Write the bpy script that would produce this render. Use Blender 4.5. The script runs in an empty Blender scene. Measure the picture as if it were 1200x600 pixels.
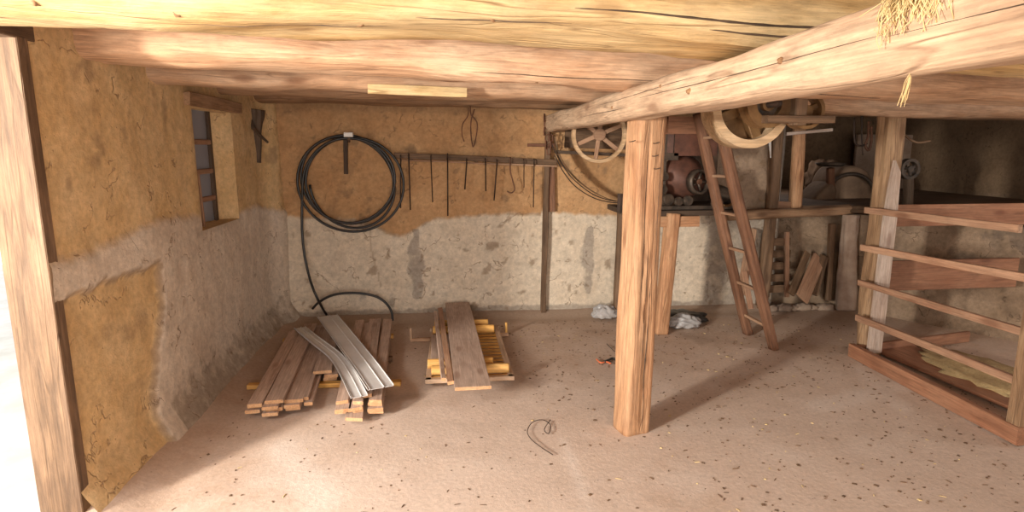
import bpy, math, random
from mathutils import Vector, Matrix, noise, Quaternion

random.seed(7)
C = bpy.context.scene.collection
scene = bpy.context.scene
V = Vector

# ------------------------------------------------------------------ camera
FPX, EYE = 700.0, 1.6
TH = math.atan2(127, FPX)
_Y = V((-77, 127, -FPX)).normalized()
_Z = V((0, math.cos(TH), math.sin(TH)))
_X = _Y.cross(_Z)
RW = Matrix((_X, _Y, _Z))           # camera axes -> world axes
cam_d = bpy.data.cameras.new('camera')
cam_d.sensor_width = 36
cam_d.lens = 36 * FPX / 1200
cam_d.clip_start = 0.05
cam = bpy.data.objects.new('camera', cam_d)
C.objects.link(cam)
cam.matrix_world = Matrix.Translation((0, 0, EYE)) @ RW.to_4x4()
scene.camera = cam

def _ray(x, y): return RW @ V((x - 600, 300 - y, -FPX))
def GZ(x, y, z=0.0):
    d = _ray(x, y); return V((0, 0, EYE)) + d * ((z - EYE) / d.z)
def GY(x, y, Y):
    d = _ray(x, y); return V((0, 0, EYE)) + d * (Y / d.y)
def GX(x, y, X):
    d = _ray(x, y); return V((0, 0, EYE)) + d * (X / d.x)

# ------------------------------------------------------------------ light
scene.view_settings.view_transform = 'Standard'
scene.view_settings.look = 'None'
scene.view_settings.gamma = 1
scene.view_settings.use_curve_mapping = False
scene.view_settings.exposure = 0.85

world = bpy.data.worlds.new('world'); scene.world = world
world.use_nodes = True
bgn = world.node_tree.nodes['Background']
bgn.inputs[0].default_value = (0.85, 0.92, 1.0, 1)
bgn.inputs[1].default_value = 1.3

def area(name, loc, target, sx, sy, power, color):
    l = bpy.data.lights.new(name, 'AREA'); l.shape = 'RECTANGLE'
    l.size = sx; l.size_y = sy; l.energy = power; l.color = color
    o = bpy.data.objects.new(name, l); C.objects.link(o)
    o.location = loc
    o.rotation_euler = (V(target) - V(loc)).to_track_quat('-Z', 'Y').to_euler()
    return o
# daylight through the side doorway (left, level with the camera)
area('daylight_side_door', (-3.5, -.1, 1.65), (.6, 3.3, 0.6), 0.34, 0.6, 215, (1.0, 0.925, 0.82))
area('daylight_side_door_sky', (-1.98, 1.45, 1.85), (-.1, 4.2, 0.1), 0.5, 0.4, 19, (1.0, 0.92, 0.84))
# soft fill lamp added behind the camera, before an unseen opening
area('fill_behind_camera', (0.3, -2.4, 1.2), (0.9, 3.5, 0.9), 2.6, 1.9, 74, (1.0, 0.87, 0.74))
# fill lamp added out of view at the far right, then loft daylight
area('fill_far_right', (5.6, 2.2, 1.3), (3.2, 4.5, 0.9), 1.0, 1.4, 10, (1.0, 0.86, 0.74))
area('daylight_loft_hatch', (4.2, 7.6, 1.95), (3.9, 6.9, 1.2), 0.5, 0.2, 2.5, (1.0, 0.85, 0.75))

# ------------------------------------------------------------------ materials
def mat_new(name):
    m = bpy.data.materials.new(name); m.use_nodes = True
    nt = m.node_tree; nt.nodes.clear()
    out = nt.nodes.new('ShaderNodeOutputMaterial')
    b = nt.nodes.new('ShaderNodeBsdfPrincipled')
    nt.links.new(b.outputs[0], out.inputs[0])
    return m, nt, b
def N(nt, t, **k):
    n = nt.nodes.new('ShaderNode' + t)
    for a, v in k.items():
        if a in n.inputs: n.inputs[a].default_value = v
        else: setattr(n, a, v)
    return n
def ramp(nt, src, stops):
    r = nt.nodes.new('ShaderNodeValToRGB')
    e = r.color_ramp.elements
    while len(e) > 1: e.remove(e[-1])
    e[0].position = stops[0][0]; e[0].color = stops[0][1]
    for p, c in stops[1:]:
        x = e.new(p); x.color = c
    nt.links.new(src, r.inputs[0]); return r
def mix(nt, fac, a, b, mode='MIX'):
    m = nt.nodes.new('ShaderNodeMix'); m.data_type = 'RGBA'; m.blend_type = mode
    for i, s in ((0, fac), (6, a), (7, b)):
        if isinstance(s, (int, float)): m.inputs[i].default_value = s
        elif isinstance(s, tuple): m.inputs[i].default_value = s if len(s) == 4 else (*s, 1)
        else: nt.links.new(s, m.inputs[i])
    return m.outputs[2]
def math_n(nt, op, a, b=0.0):
    m = nt.nodes.new('ShaderNodeMath'); m.operation = op
    for i, s in ((0, a), (1, b)):
        if isinstance(s, (int, float)): m.inputs[i].default_value = s
        else: nt.links.new(s, m.inputs[i])
    return m.outputs[0]
def g(v): return (v, v, v, 1)
def coords(nt, scale, rnd=True):
    tc = N(nt, 'TexCoord'); mp = N(nt, 'Mapping')
    nt.links.new(tc.outputs['Object'], mp.inputs[0])
    mp.inputs['Scale'].default_value = scale
    if rnd:
        oi = N(nt, 'ObjectInfo')
        cx = N(nt, 'CombineXYZ')
        for i, k in enumerate((37.0, 19.0, 53.0)):
            nt.links.new(math_n(nt, 'MULTIPLY', oi.outputs['Random'], k), cx.inputs[i])
        nt.links.new(cx.outputs[0], mp.inputs['Location'])
    return mp.outputs[0]

coords_ = coords
def wood(name, base, dark, pale, rough=0.75, grain=1.0, crack=0.6, bump=0.25, patch=0.5, var=0.12, vert=False, mottle=.7):
    m, nt, b = mat_new(name)
    def coords(nt, sc): return coords_(nt, (sc[2], sc[1], sc[0]) if vert else sc)
    vs = coords(nt, (1.2, 14 * grain, 14 * grain))
    n1 = N(nt, 'TexNoise', Scale=2.2, Detail=8.0, Roughness=0.62, Distortion=0.6); nt.links.new(vs, n1.inputs[0])
    r1 = ramp(nt, n1.outputs[0], [(0.32, g(0)), (0.5, g(0.45)), (0.68, g(1))])
    vf = coords(nt, (2.5, 60 * grain, 60 * grain))
    n2 = N(nt, 'TexNoise', Scale=2.0, Detail=4.0); nt.links.new(vf, n2.inputs[0])
    vp = coords(nt, (1.0, 3.0, 3.0))
    n3 = N(nt, 'TexNoise', Scale=1.6, Detail=5.0, Roughness=0.6); nt.links.new(vp, n3.inputs[0])
    r3 = ramp(nt, n3.outputs[0], [(0.42, g(0)), (0.62, g(1))])
    col = mix(nt, r1.outputs[0], (*dark, 1), (*base, 1))
    col = mix(nt, math_n(nt, 'MULTIPLY', r3.outputs[0], patch), col, (*pale, 1))
    r2 = ramp(nt, n2.outputs[0], [(0.3, g(0.66)), (0.7, g(1.14))])
    col = mix(nt, 0.8, col, r2.outputs[0], 'MULTIPLY')
    vm = coords(nt, (3.0, 9.0, 9.0))
    n4 = N(nt, 'TexNoise', Scale=2.6, Detail=10.0, Roughness=0.75); nt.links.new(vm, n4.inputs[0])
    r4 = ramp(nt, n4.outputs[0], [(0.36, g(0.74)), (0.5, g(1.0)), (0.66, g(1.1))])
    col = mix(nt, mottle, col, r4.outputs[0], 'MULTIPLY')
    # knots
    vk = coords(nt, (1.6, 5.0, 5.0))
    vo = N(nt, 'TexVoronoi', Scale=1.5); nt.links.new(vk, vo.inputs[0])
    rk = ramp(nt, vo.outputs['Distance'], [(0.0, g(1)), (0.11, g(0.8)), (0.2, g(0))])
    col = mix(nt, math_n(nt, 'MULTIPLY', rk.outputs[0], 0.7), col, (dark[0] * .55, dark[1] * .45, dark[2] * .4, 1))
    # long cracks
    vc = coords(nt, (0.5, 7.0, 7.0))
    nc = N(nt, 'TexNoise', Scale=1.7, Detail=2.0, Roughness=0.4); nt.links.new(vc, nc.inputs[0])
    rc = ramp(nt, nc.outputs[0], [(0.485, g(0)), (0.498, g(1)), (0.504, g(1)), (0.517, g(0))])
    cr = math_n(nt, 'MULTIPLY', rc.outputs[0], crack)
    cr = math_n(nt, 'MULTIPLY', cr, r1.outputs[0])
    col = mix(nt, cr, col, (dark[0] * .4, dark[1] * .35, dark[2] * .3, 1))
    oi = N(nt, 'ObjectInfo')
    rv = ramp(nt, oi.outputs['Random'], [(0, g(1 - var)), (1, g(1 + var))])
    col = mix(nt, 1.0, col, rv.outputs[0], 'MULTIPLY')
    nt.links.new(col, b.inputs['Base Color'])
    b.inputs['Roughness'].default_value = rough
    bp = N(nt, 'Bump', Strength=bump, Distance=0.01)
    h = math_n(nt, 'ADD', n1.outputs[0], math_n(nt, 'MULTIPLY', n2.outputs[0], 0.6))
    h = math_n(nt, 'ADD', h, n4.outputs[0])
    h = math_n(nt, 'SUBTRACT', h, cr)
    nt.links.new(h, bp.inputs['Height']); nt.links.new(bp.outputs[0], b.inputs['Normal'])
    return m

def plain(name, c1, c2, rough=0.7, metal=0.0, scale=8.0, bump=0.1, detail=6.0, trans=0.0, alpha=1.0):
    m, nt, b = mat_new(name)
    v = coords(nt, (1, 1, 1))
    n = N(nt, 'TexNoise', Scale=scale, Detail=detail, Roughness=0.65); nt.links.new(v, n.inputs[0])
    r = ramp(nt, n.outputs[0], [(0.35, (*c1, 1)), (0.65, (*c2, 1))])
    nt.links.new(r.outputs[0], b.inputs['Base Color'])
    b.inputs['Roughness'].default_value = rough; b.inputs['Metallic'].default_value = metal
    b.inputs['Transmission Weight'].default_value = trans
    b.inputs['Alpha'].default_value = alpha
    if bump:
        bp = N(nt, 'Bump', Strength=bump, Distance=0.01)
        nt.links.new(n.outputs[0], bp.inputs['Height']); nt.links.new(bp.outputs[0], b.inputs['Normal'])
    return m

M = {}
M['beam_yellow'] = wood('beam_yellow', (.66, .44, .20), (.44, .27, .10), (.74, .58, .34), crack=.85, patch=.6, bump=.5)
M['beam_pink'] = wood('beam_pink', (.60, .37, .22), (.40, .22, .12), (.70, .50, .34), crack=.6, patch=.6, bump=.5)
M['beam_brown'] = wood('beam_brown', (.40, .23, .12), (.22, .12, .06), (.52, .33, .20), crack=.6)
M['girder'] = wood('girder_wood', (.56, .385, .25), (.36, .23, .145), (.64, .47, .32), crack=.8, patch=.6, bump=.45)
M['post'] = wood('post_wood', (.60, .33, .17), (.36, .17, .08), (.66, .43, .25), crack=.8, grain=.9, bump=.5, patch=.45)
M['plank'] = wood('plank_wood', (.58, .42, .33), (.46, .31, .23), (.63, .48, .39), crack=.15, bump=.1, patch=.4)
M['plank_end'] = wood('plank_end', (.62, .36, .18), (.50, .26, .12), (.66, .42, .24), crack=0, bump=.1)
M['yellow'] = wood('yellow_pine', (.78, .44, .12), (.62, .31, .07), (.82, .52, .20), crack=.1, bump=.1, grain=.6)
M['ladder'] = wood('ladder_wood', (.22, .10, .05), (.11, .048, .025), (.32, .17, .10), crack=.5, bump=.4)
M['rung'] = wood('rung_wood', (.42, .25, .15), (.26, .14, .08), (.52, .34, .22), crack=.1)
M['old'] = wood('old_wood', (.20, .115, .06), (.09, .05, .026), (.28, .17, .10), crack=.6, bump=.4)
M['dark'] = wood('dark_wood', (.09, .055, .032), (.04, .024, .015), (.14, .09, .055), crack=.5)
M['slat'] = wood('slat_wood', (.44, .25, .15), (.30, .15, .085), (.52, .33, .21), crack=.4)
M['redwood'] = wood('reddish_board', (.33, .15, .08), (.22, .09, .045), (.40, .21, .12), crack=.3)
M['oldpost'] = wood('manger_post', (.34, .205, .11), (.23, .13, .065), (.46, .31, .18), crack=.7, bump=.5)
M['limed_v'] = wood('limed_board', (.56, .44, .36), (.40, .28, .21), (.66, .55, .47), crack=.3, vert=True)
M['limed'] = wood('limed_wood', (.62, .50, .42), (.46, .34, .27), (.72, .62, .55), crack=.3)
M['shutter'] = wood('shutter_wood', (.60, .42, .28), (.45, .29, .18), (.68, .52, .38), crack=.1)
M['rimwood'] = wood('rim_wood', (.62, .42, .24), (.42, .26, .13), (.72, .54, .35), crack=.4, grain=.5)
M['iron'] = plain('black_iron', (.03, .022, .018), (.075, .045, .03), .6, .5, 14)
M['rust'] = plain('rusty_iron', (.10, .045, .025), (.20, .09, .05), .75, .2, 12, .3)
M['redpaint'] = plain('worn_red_paint', (.07, .03, .02), (.16, .065, .04), .6, .1, 7, .2)
M['grime'] = plain('greasy_dark_metal', (.045, .035, .028), (.12, .085, .06), .5, .4, 18, .3)
M['brass'] = plain('dusty_brown_metal', (.13, .065, .025), (.27, .15, .06), .5, .3, 9, .2)
M['tarp'] = plain('dusty_canvas', (.17, .11, .07), (.30, .20, .13), .85, 0, 5, .3)
M['hose'] = plain('black_hose', (.012, .012, .012), (.022, .02, .019), .38, 0, 5, 0)
M['zinc'] = plain('zinc_sheet', (.62, .60, .59), (.74, .72, .70), .45, .15, 3, .03)
M['bagp'] = plain('clear_plastic', (.55, .53, .52), (.75, .73, .72), .25, 0, 9, .2, trans=.45)
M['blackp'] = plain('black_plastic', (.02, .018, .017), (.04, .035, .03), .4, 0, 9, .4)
M['white'] = plain('white_plastic', (.75, .73, .68), (.82, .80, .76), .5, 0, 5, 0)
M['belt'] = plain('leather_belt', (.13, .09, .045), (.27, .15, .08), .7, 0, 8, .2)
M['straw'] = plain('straw', (.50, .36, .16), (.70, .54, .28), .8, 0, 12, 0)
M['stone'] = plain('rubble_stone', (.22, .16, .12), (.36, .27, .20), .9, 0, 6, .4)
M['orange'] = plain('orange_plastic', (.65, .14, .05), (.75, .2, .08), .5, 0, 5, 0)
M['limestone'] = plain('limed_stone', (.34, .24, .18), (.52, .40, .31), .9, 0, 5, .4)
M['hay'] = plain('hay', (.30, .20, .09), (.42, .30, .15), .95, 0, 60, .6)

m, nt, b = mat_new('window_glass')
b.inputs['Base Color'].default_value = (.27, .27, .29, 1); b.inputs['Roughness'].default_value = .35
b.inputs['Transmission Weight'].default_value = .2; b.inputs['IOR'].default_value = 1.3
M['glass'] = m

# wall material driven by what the wall is made of (attribute: R ochre cob, G grey stain, B pits and dirt)
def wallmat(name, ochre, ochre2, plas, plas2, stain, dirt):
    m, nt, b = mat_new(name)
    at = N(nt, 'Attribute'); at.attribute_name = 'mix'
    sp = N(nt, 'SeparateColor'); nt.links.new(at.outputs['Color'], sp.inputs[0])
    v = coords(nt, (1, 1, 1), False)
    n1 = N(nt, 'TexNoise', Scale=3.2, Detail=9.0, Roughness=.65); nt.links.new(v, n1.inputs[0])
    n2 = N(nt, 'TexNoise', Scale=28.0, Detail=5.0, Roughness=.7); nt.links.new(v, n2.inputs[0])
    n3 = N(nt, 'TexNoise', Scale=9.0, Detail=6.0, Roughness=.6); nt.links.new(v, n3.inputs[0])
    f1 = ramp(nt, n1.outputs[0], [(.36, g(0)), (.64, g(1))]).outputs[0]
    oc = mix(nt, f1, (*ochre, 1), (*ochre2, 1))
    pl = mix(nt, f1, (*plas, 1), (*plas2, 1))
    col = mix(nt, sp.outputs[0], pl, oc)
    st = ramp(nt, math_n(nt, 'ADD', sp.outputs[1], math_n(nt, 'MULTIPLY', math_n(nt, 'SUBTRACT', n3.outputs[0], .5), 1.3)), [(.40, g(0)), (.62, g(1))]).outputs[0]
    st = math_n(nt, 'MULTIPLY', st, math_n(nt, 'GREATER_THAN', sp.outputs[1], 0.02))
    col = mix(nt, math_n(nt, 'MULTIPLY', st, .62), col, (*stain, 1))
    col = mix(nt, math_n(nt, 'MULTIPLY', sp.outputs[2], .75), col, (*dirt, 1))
    f2 = ramp(nt, n2.outputs[0], [(.3, g(.68)), (.7, g(1.15))]).outputs[0]
    col = mix(nt, .8, col, f2, 'MULTIPLY')
    f4 = ramp(nt, n3.outputs[0], [(.34, g(.78)), (.5, g(1.0)), (.66, g(1.1))]).outputs[0]
    col = mix(nt, .45, col, f4, 'MULTIPLY')
    vo = N(nt, 'TexVoronoi', Scale=34.0); nt.links.new(v, vo.inputs[0])
    pit = ramp(nt, vo.outputs['Distance'], [(0.0, g(1)), (.10, g(1)), (.16, g(0))]).outputs[0]
    pit = math_n(nt, 'MULTIPLY', pit, ramp(nt, n3.outputs[0], [(.56, g(0)), (.62, g(1))]).outputs[0])
    col = mix(nt, math_n(nt, 'MULTIPLY', pit, .5), col, (*dirt, 1))
    nk = N(nt, 'TexNoise', Scale=2.3, Detail=5.0, Roughness=.55, Distortion=.4); nt.links.new(v, nk.inputs[0])
    ck = ramp(nt, nk.outputs[0], [(.492, g(0)), (.499, g(1)), (.502, g(1)), (.509, g(0))]).outputs[0]
    ck = math_n(nt, 'MULTIPLY', ck, ramp(nt, n3.outputs[0], [(.50, g(0)), (.56, g(1))]).outputs[0])
    col = mix(nt, math_n(nt, 'MULTIPLY', ck, .6), col, (*dirt, 1))
    vs = N(nt, 'TexVoronoi', Scale=75.0); nt.links.new(v, vs.inputs[0])
    sm = ramp(nt, vs.outputs['Distance'], [(0.0, g(1)), (.14, g(1)), (.2, g(0))]).outputs[0]
    sm = math_n(nt, 'MULTIPLY', sm, ramp(nt, n1.outputs[0], [(.5, g(0)), (.56, g(1))]).outputs[0])
    col = mix(nt, math_n(nt, 'MULTIPLY', sm, .45), col, (*dirt, 1))
    nt.links.new(col, b.inputs['Base Color']); b.inputs['Roughness'].default_value = .95
    bp = N(nt, 'Bump', Strength=.55, Distance=.02)
    h = math_n(nt, 'ADD', n1.outputs[0], math_n(nt, 'MULTIPLY', n2.outputs[0], .35))
    h = math_n(nt, 'SUBTRACT', h, math_n(nt, 'MULTIPLY', math_n(nt, 'ADD', pit, ck), .6))
    nt.links.new(h, bp.inputs['Height']); nt.links.new(bp.outputs[0], b.inputs['Normal'])
    return m
M['wall'] = wallmat('barn_wall', (.46, .255, .115), (.54, .325, .16), (.64, .53, .40), (.70, .60, .47), (.25, .215, .185), (.22, .14, .08))
M['wall_l'] = wallmat('barn_wall_left', (.62, .41, .19), (.70, .50, .27), (.62, .51, .40), (.70, .60, .49), (.24, .19, .14), (.22, .14, .08))
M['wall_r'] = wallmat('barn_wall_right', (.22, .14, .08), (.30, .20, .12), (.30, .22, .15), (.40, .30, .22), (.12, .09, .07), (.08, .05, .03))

def floormat():
    m, nt, b = mat_new('earth_concrete_floor')
    at = N(nt, 'Attribute'); at.attribute_name = 'mix'
    sp = N(nt, 'SeparateColor'); nt.links.new(at.outputs['Color'], sp.inputs[0])
    v = coords(nt, (1, 1, 1), False)
    n1 = N(nt, 'TexNoise', Scale=1.3, Detail=9.0, Roughness=.62); nt.links.new(v, n1.inputs[0])
    n2 = N(nt, 'TexNoise', Scale=45.0, Detail=5.0, Roughness=.7); nt.links.new(v, n2.inputs[0])
    n3 = N(nt, 'TexNoise', Scale=7.0, Detail=8.0, Roughness=.7); nt.links.new(v, n3.inputs[0])
    f1 = ramp(nt, math_n(nt, 'ADD', n1.outputs[0], math_n(nt, 'MULTIPLY', math_n(nt, 'SUBTRACT', sp.outputs[0], .5), .7)), [(.38, g(0)), (.62, g(1))]).outputs[0]
    col = mix(nt, f1, (.62, .485, .39, 1), (.50, .355, .26, 1))
    f3 = ramp(nt, n3.outputs[0], [(.35, g(0)), (.66, g(1))]).outputs[0]
    col = mix(nt, math_n(nt, 'MULTIPLY', f3, .38), col, (.64, .51, .43, 1))
    col = mix(nt, math_n(nt, 'MULTIPLY', sp.outputs[1], .8), col, (.76, .66, .58, 1))
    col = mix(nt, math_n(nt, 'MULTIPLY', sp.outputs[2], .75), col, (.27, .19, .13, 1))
    f2 = ramp(nt, n2.outputs[0], [(.3, g(.82)), (.7, g(1.12))]).outputs[0]
    col = mix(nt, .8, col, f2, 'MULTIPLY')
    vo = N(nt, 'TexVoronoi', Scale=30.0); nt.links.new(v, vo.inputs[0])
    pit = ramp(nt, vo.outputs['Distance'], [(0.0, g(1)), (.10, g(1)), (.17, g(0))]).outputs[0]
    pit = math_n(nt, 'MULTIPLY', pit, ramp(nt, n3.outputs[0], [(.52, g(0)), (.58, g(1))]).outputs[0])
    col = mix(nt, math_n(nt, 'MULTIPLY', pit, .55), col, (.16, .10, .07, 1))
    nt.links.new(col, b.inputs['Base Color']); b.inputs['Roughness'].default_value = .9
    bp = N(nt, 'Bump', Strength=.35, Distance=.012)
    h = math_n(nt, 'ADD', n3.outputs[0], math_n(nt, 'MULTIPLY', n2.outputs[0], .5))
    nt.links.new(h, bp.inputs['Height']); nt.links.new(bp.outputs[0], b.inputs['Normal'])
    return m
M['floor'] = floormat()

# ------------------------------------------------------------------ mesh helpers
def wm(o):
    return o.matrix_basis if o.parent is None else wm(o.parent) @ o.matrix_basis
def link(name, verts, faces, m, world=None, parent=None, smooth=False, mats=None, fmat=None):
    me = bpy.data.meshes.new(name); me.from_pydata([tuple(v) for v in verts], [], faces)
    me.update()
    for mm in (mats or [m]): me.materials.append(mm)
    if fmat:
        for p, i in zip(me.polygons, fmat): p.material_index = i
    if smooth:
        for p in me.polygons: p.use_smooth = True
    o = bpy.data.objects.new(name, me); C.objects.link(o)
    w = world if world is not None else Matrix.Identity(4)
    if parent is not None:
        o.parent = parent; o.matrix_basis = wm(parent).inverted() @ w
    else: o.matrix_basis = w
    return o
def centred(verts):
    """shift vertices so that the origin sits at the base centre; returns verts, matrix"""
    xs = [v[0] for v in verts]; ys = [v[1] for v in verts]; zs = [v[2] for v in verts]
    c = V(((min(xs) + max(xs)) / 2, (min(ys) + max(ys)) / 2, min(zs)))
    return [V(v) - c for v in verts], Matrix.Translation(c)
def thing(name, label, cat, loc=(0, 0, 0), group=None):
    o = bpy.data.objects.new(name, None); C.objects.link(o); o.location = loc
    o.empty_display_size = .1
    o.matrix_basis = Matrix.Translation(V(loc))
    return tag(o, label, cat, group)
def tag(o, label, cat, group=None, kind=None):
    o['label'] = label; o['category'] = cat
    if group: o['group'] = group
    if kind: o['kind'] = kind
    return o
def struct(o):
    o['kind'] = 'structure'; return o

def frame_mat(p0, p1, up=(0, 0, 1)):
    p0, p1 = V(p0), V(p1)
    x = (p1 - p0).normalized(); u = V(up)
    if abs(x.dot(u)) > .98: u = V((0, 1, 0))
    y = u.cross(x).normalized(); z = x.cross(y)
    mt = Matrix((x, y, z)).transposed().to_4x4()
    mt.translation = (p0 + p1) / 2
    return mt, (p1 - p0).length

def board(name, p0, p1, w, h, m, parent=None, up=(0, 0, 1), bev=.003, seg=6, rough=.0, bow=0., end=None, roll=0., taper=1.0, cut=0., seed=None):
    """sawn timber whose own length runs along its local X; w across, h along up"""
    mt, L = frame_mat(p0, p1, up)
    if roll: mt = mt @ Matrix.Rotation(roll, 4, 'X')
    s = random.random() * 50 if seed is None else seed
    verts, faces, fm = [], [], []
    b_ = min(bev, w * .3, h * .3)
    prof = [(-w/2 + b_, -h/2), (w/2 - b_, -h/2), (w/2, -h/2 + b_), (w/2, h/2 - b_), (w/2 - b_, h/2), (-w/2 + b_, h/2), (-w/2, h/2 - b_), (-w/2, -h/2 + b_)]
    for i in range(seg + 1):
        t = i / seg; x = (t - .5) * L
        k = 1 + (taper - 1) * t
        zb = bow * (1 - (2 * t - 1) ** 2)
        for (a, c) in prof:
            dy = dz = 0
            if rough:
                nv = noise.noise_vector(V((x * 2.2 + s, a * 9, c * 9 + s)))
                dy, dz = nv.y * rough, nv.z * rough
            xx = x + (cut * a if i in (0, seg) else 0)
            verts.append(V((xx, a * k + dy, c * k + dz + zb)))
    n = len(prof)
    for i in range(seg):
        for j in range(n):
            a = i * n + j; b2 = i * n + (j + 1) % n
            faces.append((a, b2, b2 + n, a + n)); fm.append(0)
    faces.append(tuple(reversed(range(n)))); faces.append(tuple(seg * n + j for j in range(n))); fm += [1, 1]
    mats = [m, end or m]
    return link(name, verts, faces, m, mt, parent, False, mats, fm)

def log(name, p0, p1, ry, rz, m, parent=None, sq=3.2, amp=.012, seg=48, ring=28, taper=1., cracks=0, roll=0., up=(0, 0, 1), bow=0., seed=None, grooves=()):
    """hand-hewn timber: superellipse section with waviness; grooves = (angle, t0, t1, depth)"""
    mt, L = frame_mat(p0, p1, up)
    if roll: mt = mt @ Matrix.Rotation(roll, 4, 'X')
    s = random.random() * 80 if seed is None else seed
    verts, faces = [], []
    for i in range(seg + 1):
        t = i / seg; x = (t - .5) * L; k = 1 + (taper - 1) * t
        cy = noise.noise(V((x * .9, s, 3))) * amp * 1.8; cz = noise.noise(V((x * .9, 7, s))) * amp * 1.5 + bow * (1 - (2 * t - 1) ** 2)
        for j in range(ring):
            a = 2 * math.pi * j / ring
            ca, sa = math.cos(a), math.sin(a)
            r = (abs(ca) ** sq + abs(sa) ** sq) ** (-1 / sq)
            d = noise.noise(V((x * 1.7 + s, ca * 1.4, sa * 1.4))) * amp * 1.6 + noise.noise(V((x * 9 + s, ca * 5, sa * 5))) * amp * .35
            for (ga, t0, t1, dep) in grooves:
                if t0 < t < t1:
                    da = abs((a - ga - .06 * noise.noise(V((x * 3, s, 0))) + math.pi) % (2 * math.pi) - math.pi)
                    if da < 2 * math.pi / ring * .6:
                        d -= dep * min(1, (t - t0) * 12, (t1 - t) * 12)
            verts.append(V((x, (ry * r * k + d) * ca + cy, (rz * r * k + d) * sa + cz)))
    for i in range(seg):
        for j in range(ring):
            a = i * ring + j; b2 = i * ring + (j + 1) % ring
            faces.append((a, b2, b2 + ring, a + ring))
    faces.append(tuple(reversed(range(ring)))); faces.append(tuple(seg * ring + j for j in range(ring)))
    return link(name, verts, faces, m, mt, parent, True)

def spline(pts, n=8):
    pts = [V(p) for p in pts]; out = []
    P = [pts[0] * 2 - pts[1]] + pts + [pts[-1] * 2 - pts[-2]]
    for i in range(1, len(P) - 2):
        a, b2, c, d = P[i - 1], P[i], P[i + 1], P[i + 2]
        for k in range(n):
            t = k / n
            out.append(.5 * ((2 * b2) + (-a + c) * t + (2 * a - 5 * b2 + 4 * c - d) * t * t + (-a + 3 * b2 - 3 * c + d) * t ** 3))
    out.append(pts[-1]); return out
def sweep(pts, r, ring=8, closed=False, rf=None):
    verts, faces = [], []
    n = len(pts); up = V((0, 0, 1))
    for i, p in enumerate(pts):
        if closed: t = (pts[(i + 1) % n] - pts[i - 1])
        else: t = pts[min(i + 1, n - 1)] - pts[max(i - 1, 0)]
        t = t.normalized() if t.length > 1e-9 else V((1, 0, 0))
        s = t.cross(up)
        if s.length < .05: s = t.cross(V((0, 1, 0)))
        s.normalize(); u = s.cross(t)
        if i == 0: ps = s
        else:
            s = (ps - t * ps.dot(t)); s.normalize(); u = s.cross(t); ps = s
        rr = r if rf is None else r * rf(i / max(1, n - 1))
        for j in range(ring):
            a = 2 * math.pi * j / ring
            verts.append(p + (s * math.cos(a) + u * math.sin(a)) * rr)
    for i in range(n if closed else n - 1):
        for j in range(ring):
            a = i * ring + j; b2 = i * ring + (j + 1) % ring; k = ((i + 1) % n) * ring
            faces.append((a, b2, k + (j + 1) % ring, k + j))
    if not closed:
        faces.append(tuple(reversed(range(ring)))); faces.append(tuple((n - 1) * ring + j for j in range(ring)))
    return verts, faces
def tube(name, pts, r, m, parent=None, n=8, ring=8, smooth_pts=True, closed=False, rf=None):
    pp = spline(pts, n) if smooth_pts else [V(p) for p in pts]
    v, f = sweep(pp, r, ring, closed, rf)
    v, mt = centred(v)
    return link(name, v, f, m, mt, parent, True)
def tubes(name, paths, r, m, parent=None, n=6, ring=6):
    vv, ff = [], []
    for pts in paths:
        v, f = sweep(spline(pts, n), r, ring); o = len(vv)
        vv += v; ff += [tuple(i + o for i in q) for q in f]
    vv, mt = centred(vv)
    return link(name, vv, ff, m, mt, parent, True)
def lathe(name, prof, m, c, axis=(0, 1, 0), seg=40, parent=None, smooth=False, closed=False, wob=0.):
    """prof: list of (along axis, radius), revolved about an axis through c"""
    q = V((0, 0, 1)).rotation_difference(V(axis)).to_matrix().to_4x4(); q.translation = V(c)
    verts, faces = [], []; n = len(prof)
    for i in range(seg):
        a = 2 * math.pi * i / seg
        for (h, r) in prof:
            rr = r * (1 + wob * noise.noise(V((math.cos(a) * 1.5, math.sin(a) * 1.5, h * 4))))
            verts.append(V((rr * math.cos(a), rr * math.sin(a), h)))
    for i in range(seg):
        for j in range(n if closed else n - 1):
            a = i * n + j; b2 = i * n + (j + 1) % n; k = ((i + 1) % seg) * n
            faces.append((a, k + j, k + (j + 1) % n, b2))
    return link(name, verts, faces, m, q, parent, smooth)
def box(name, lo, hi, m, parent=None, bev=.004, seg=1):
    lo, hi = V(lo), V(hi); d = hi - lo; c = (lo + hi) / 2
    ax = max(range(3), key=lambda i: d[i])
    if ax == 0: return board(name, (lo.x, c.y, c.z), (hi.x, c.y, c.z), d.y, d.z, m, parent, bev=bev, seg=seg)
    if ax == 1: return board(name, (c.x, lo.y, c.z), (c.x, hi.y, c.z), d.x, d.z, m, parent, bev=bev, seg=seg)
    return board(name, (c.x, c.y, lo.z), (c.x, c.y, hi.z), d.x, d.y, m, parent, up=(0, 1, 0), bev=bev, seg=seg)
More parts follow.
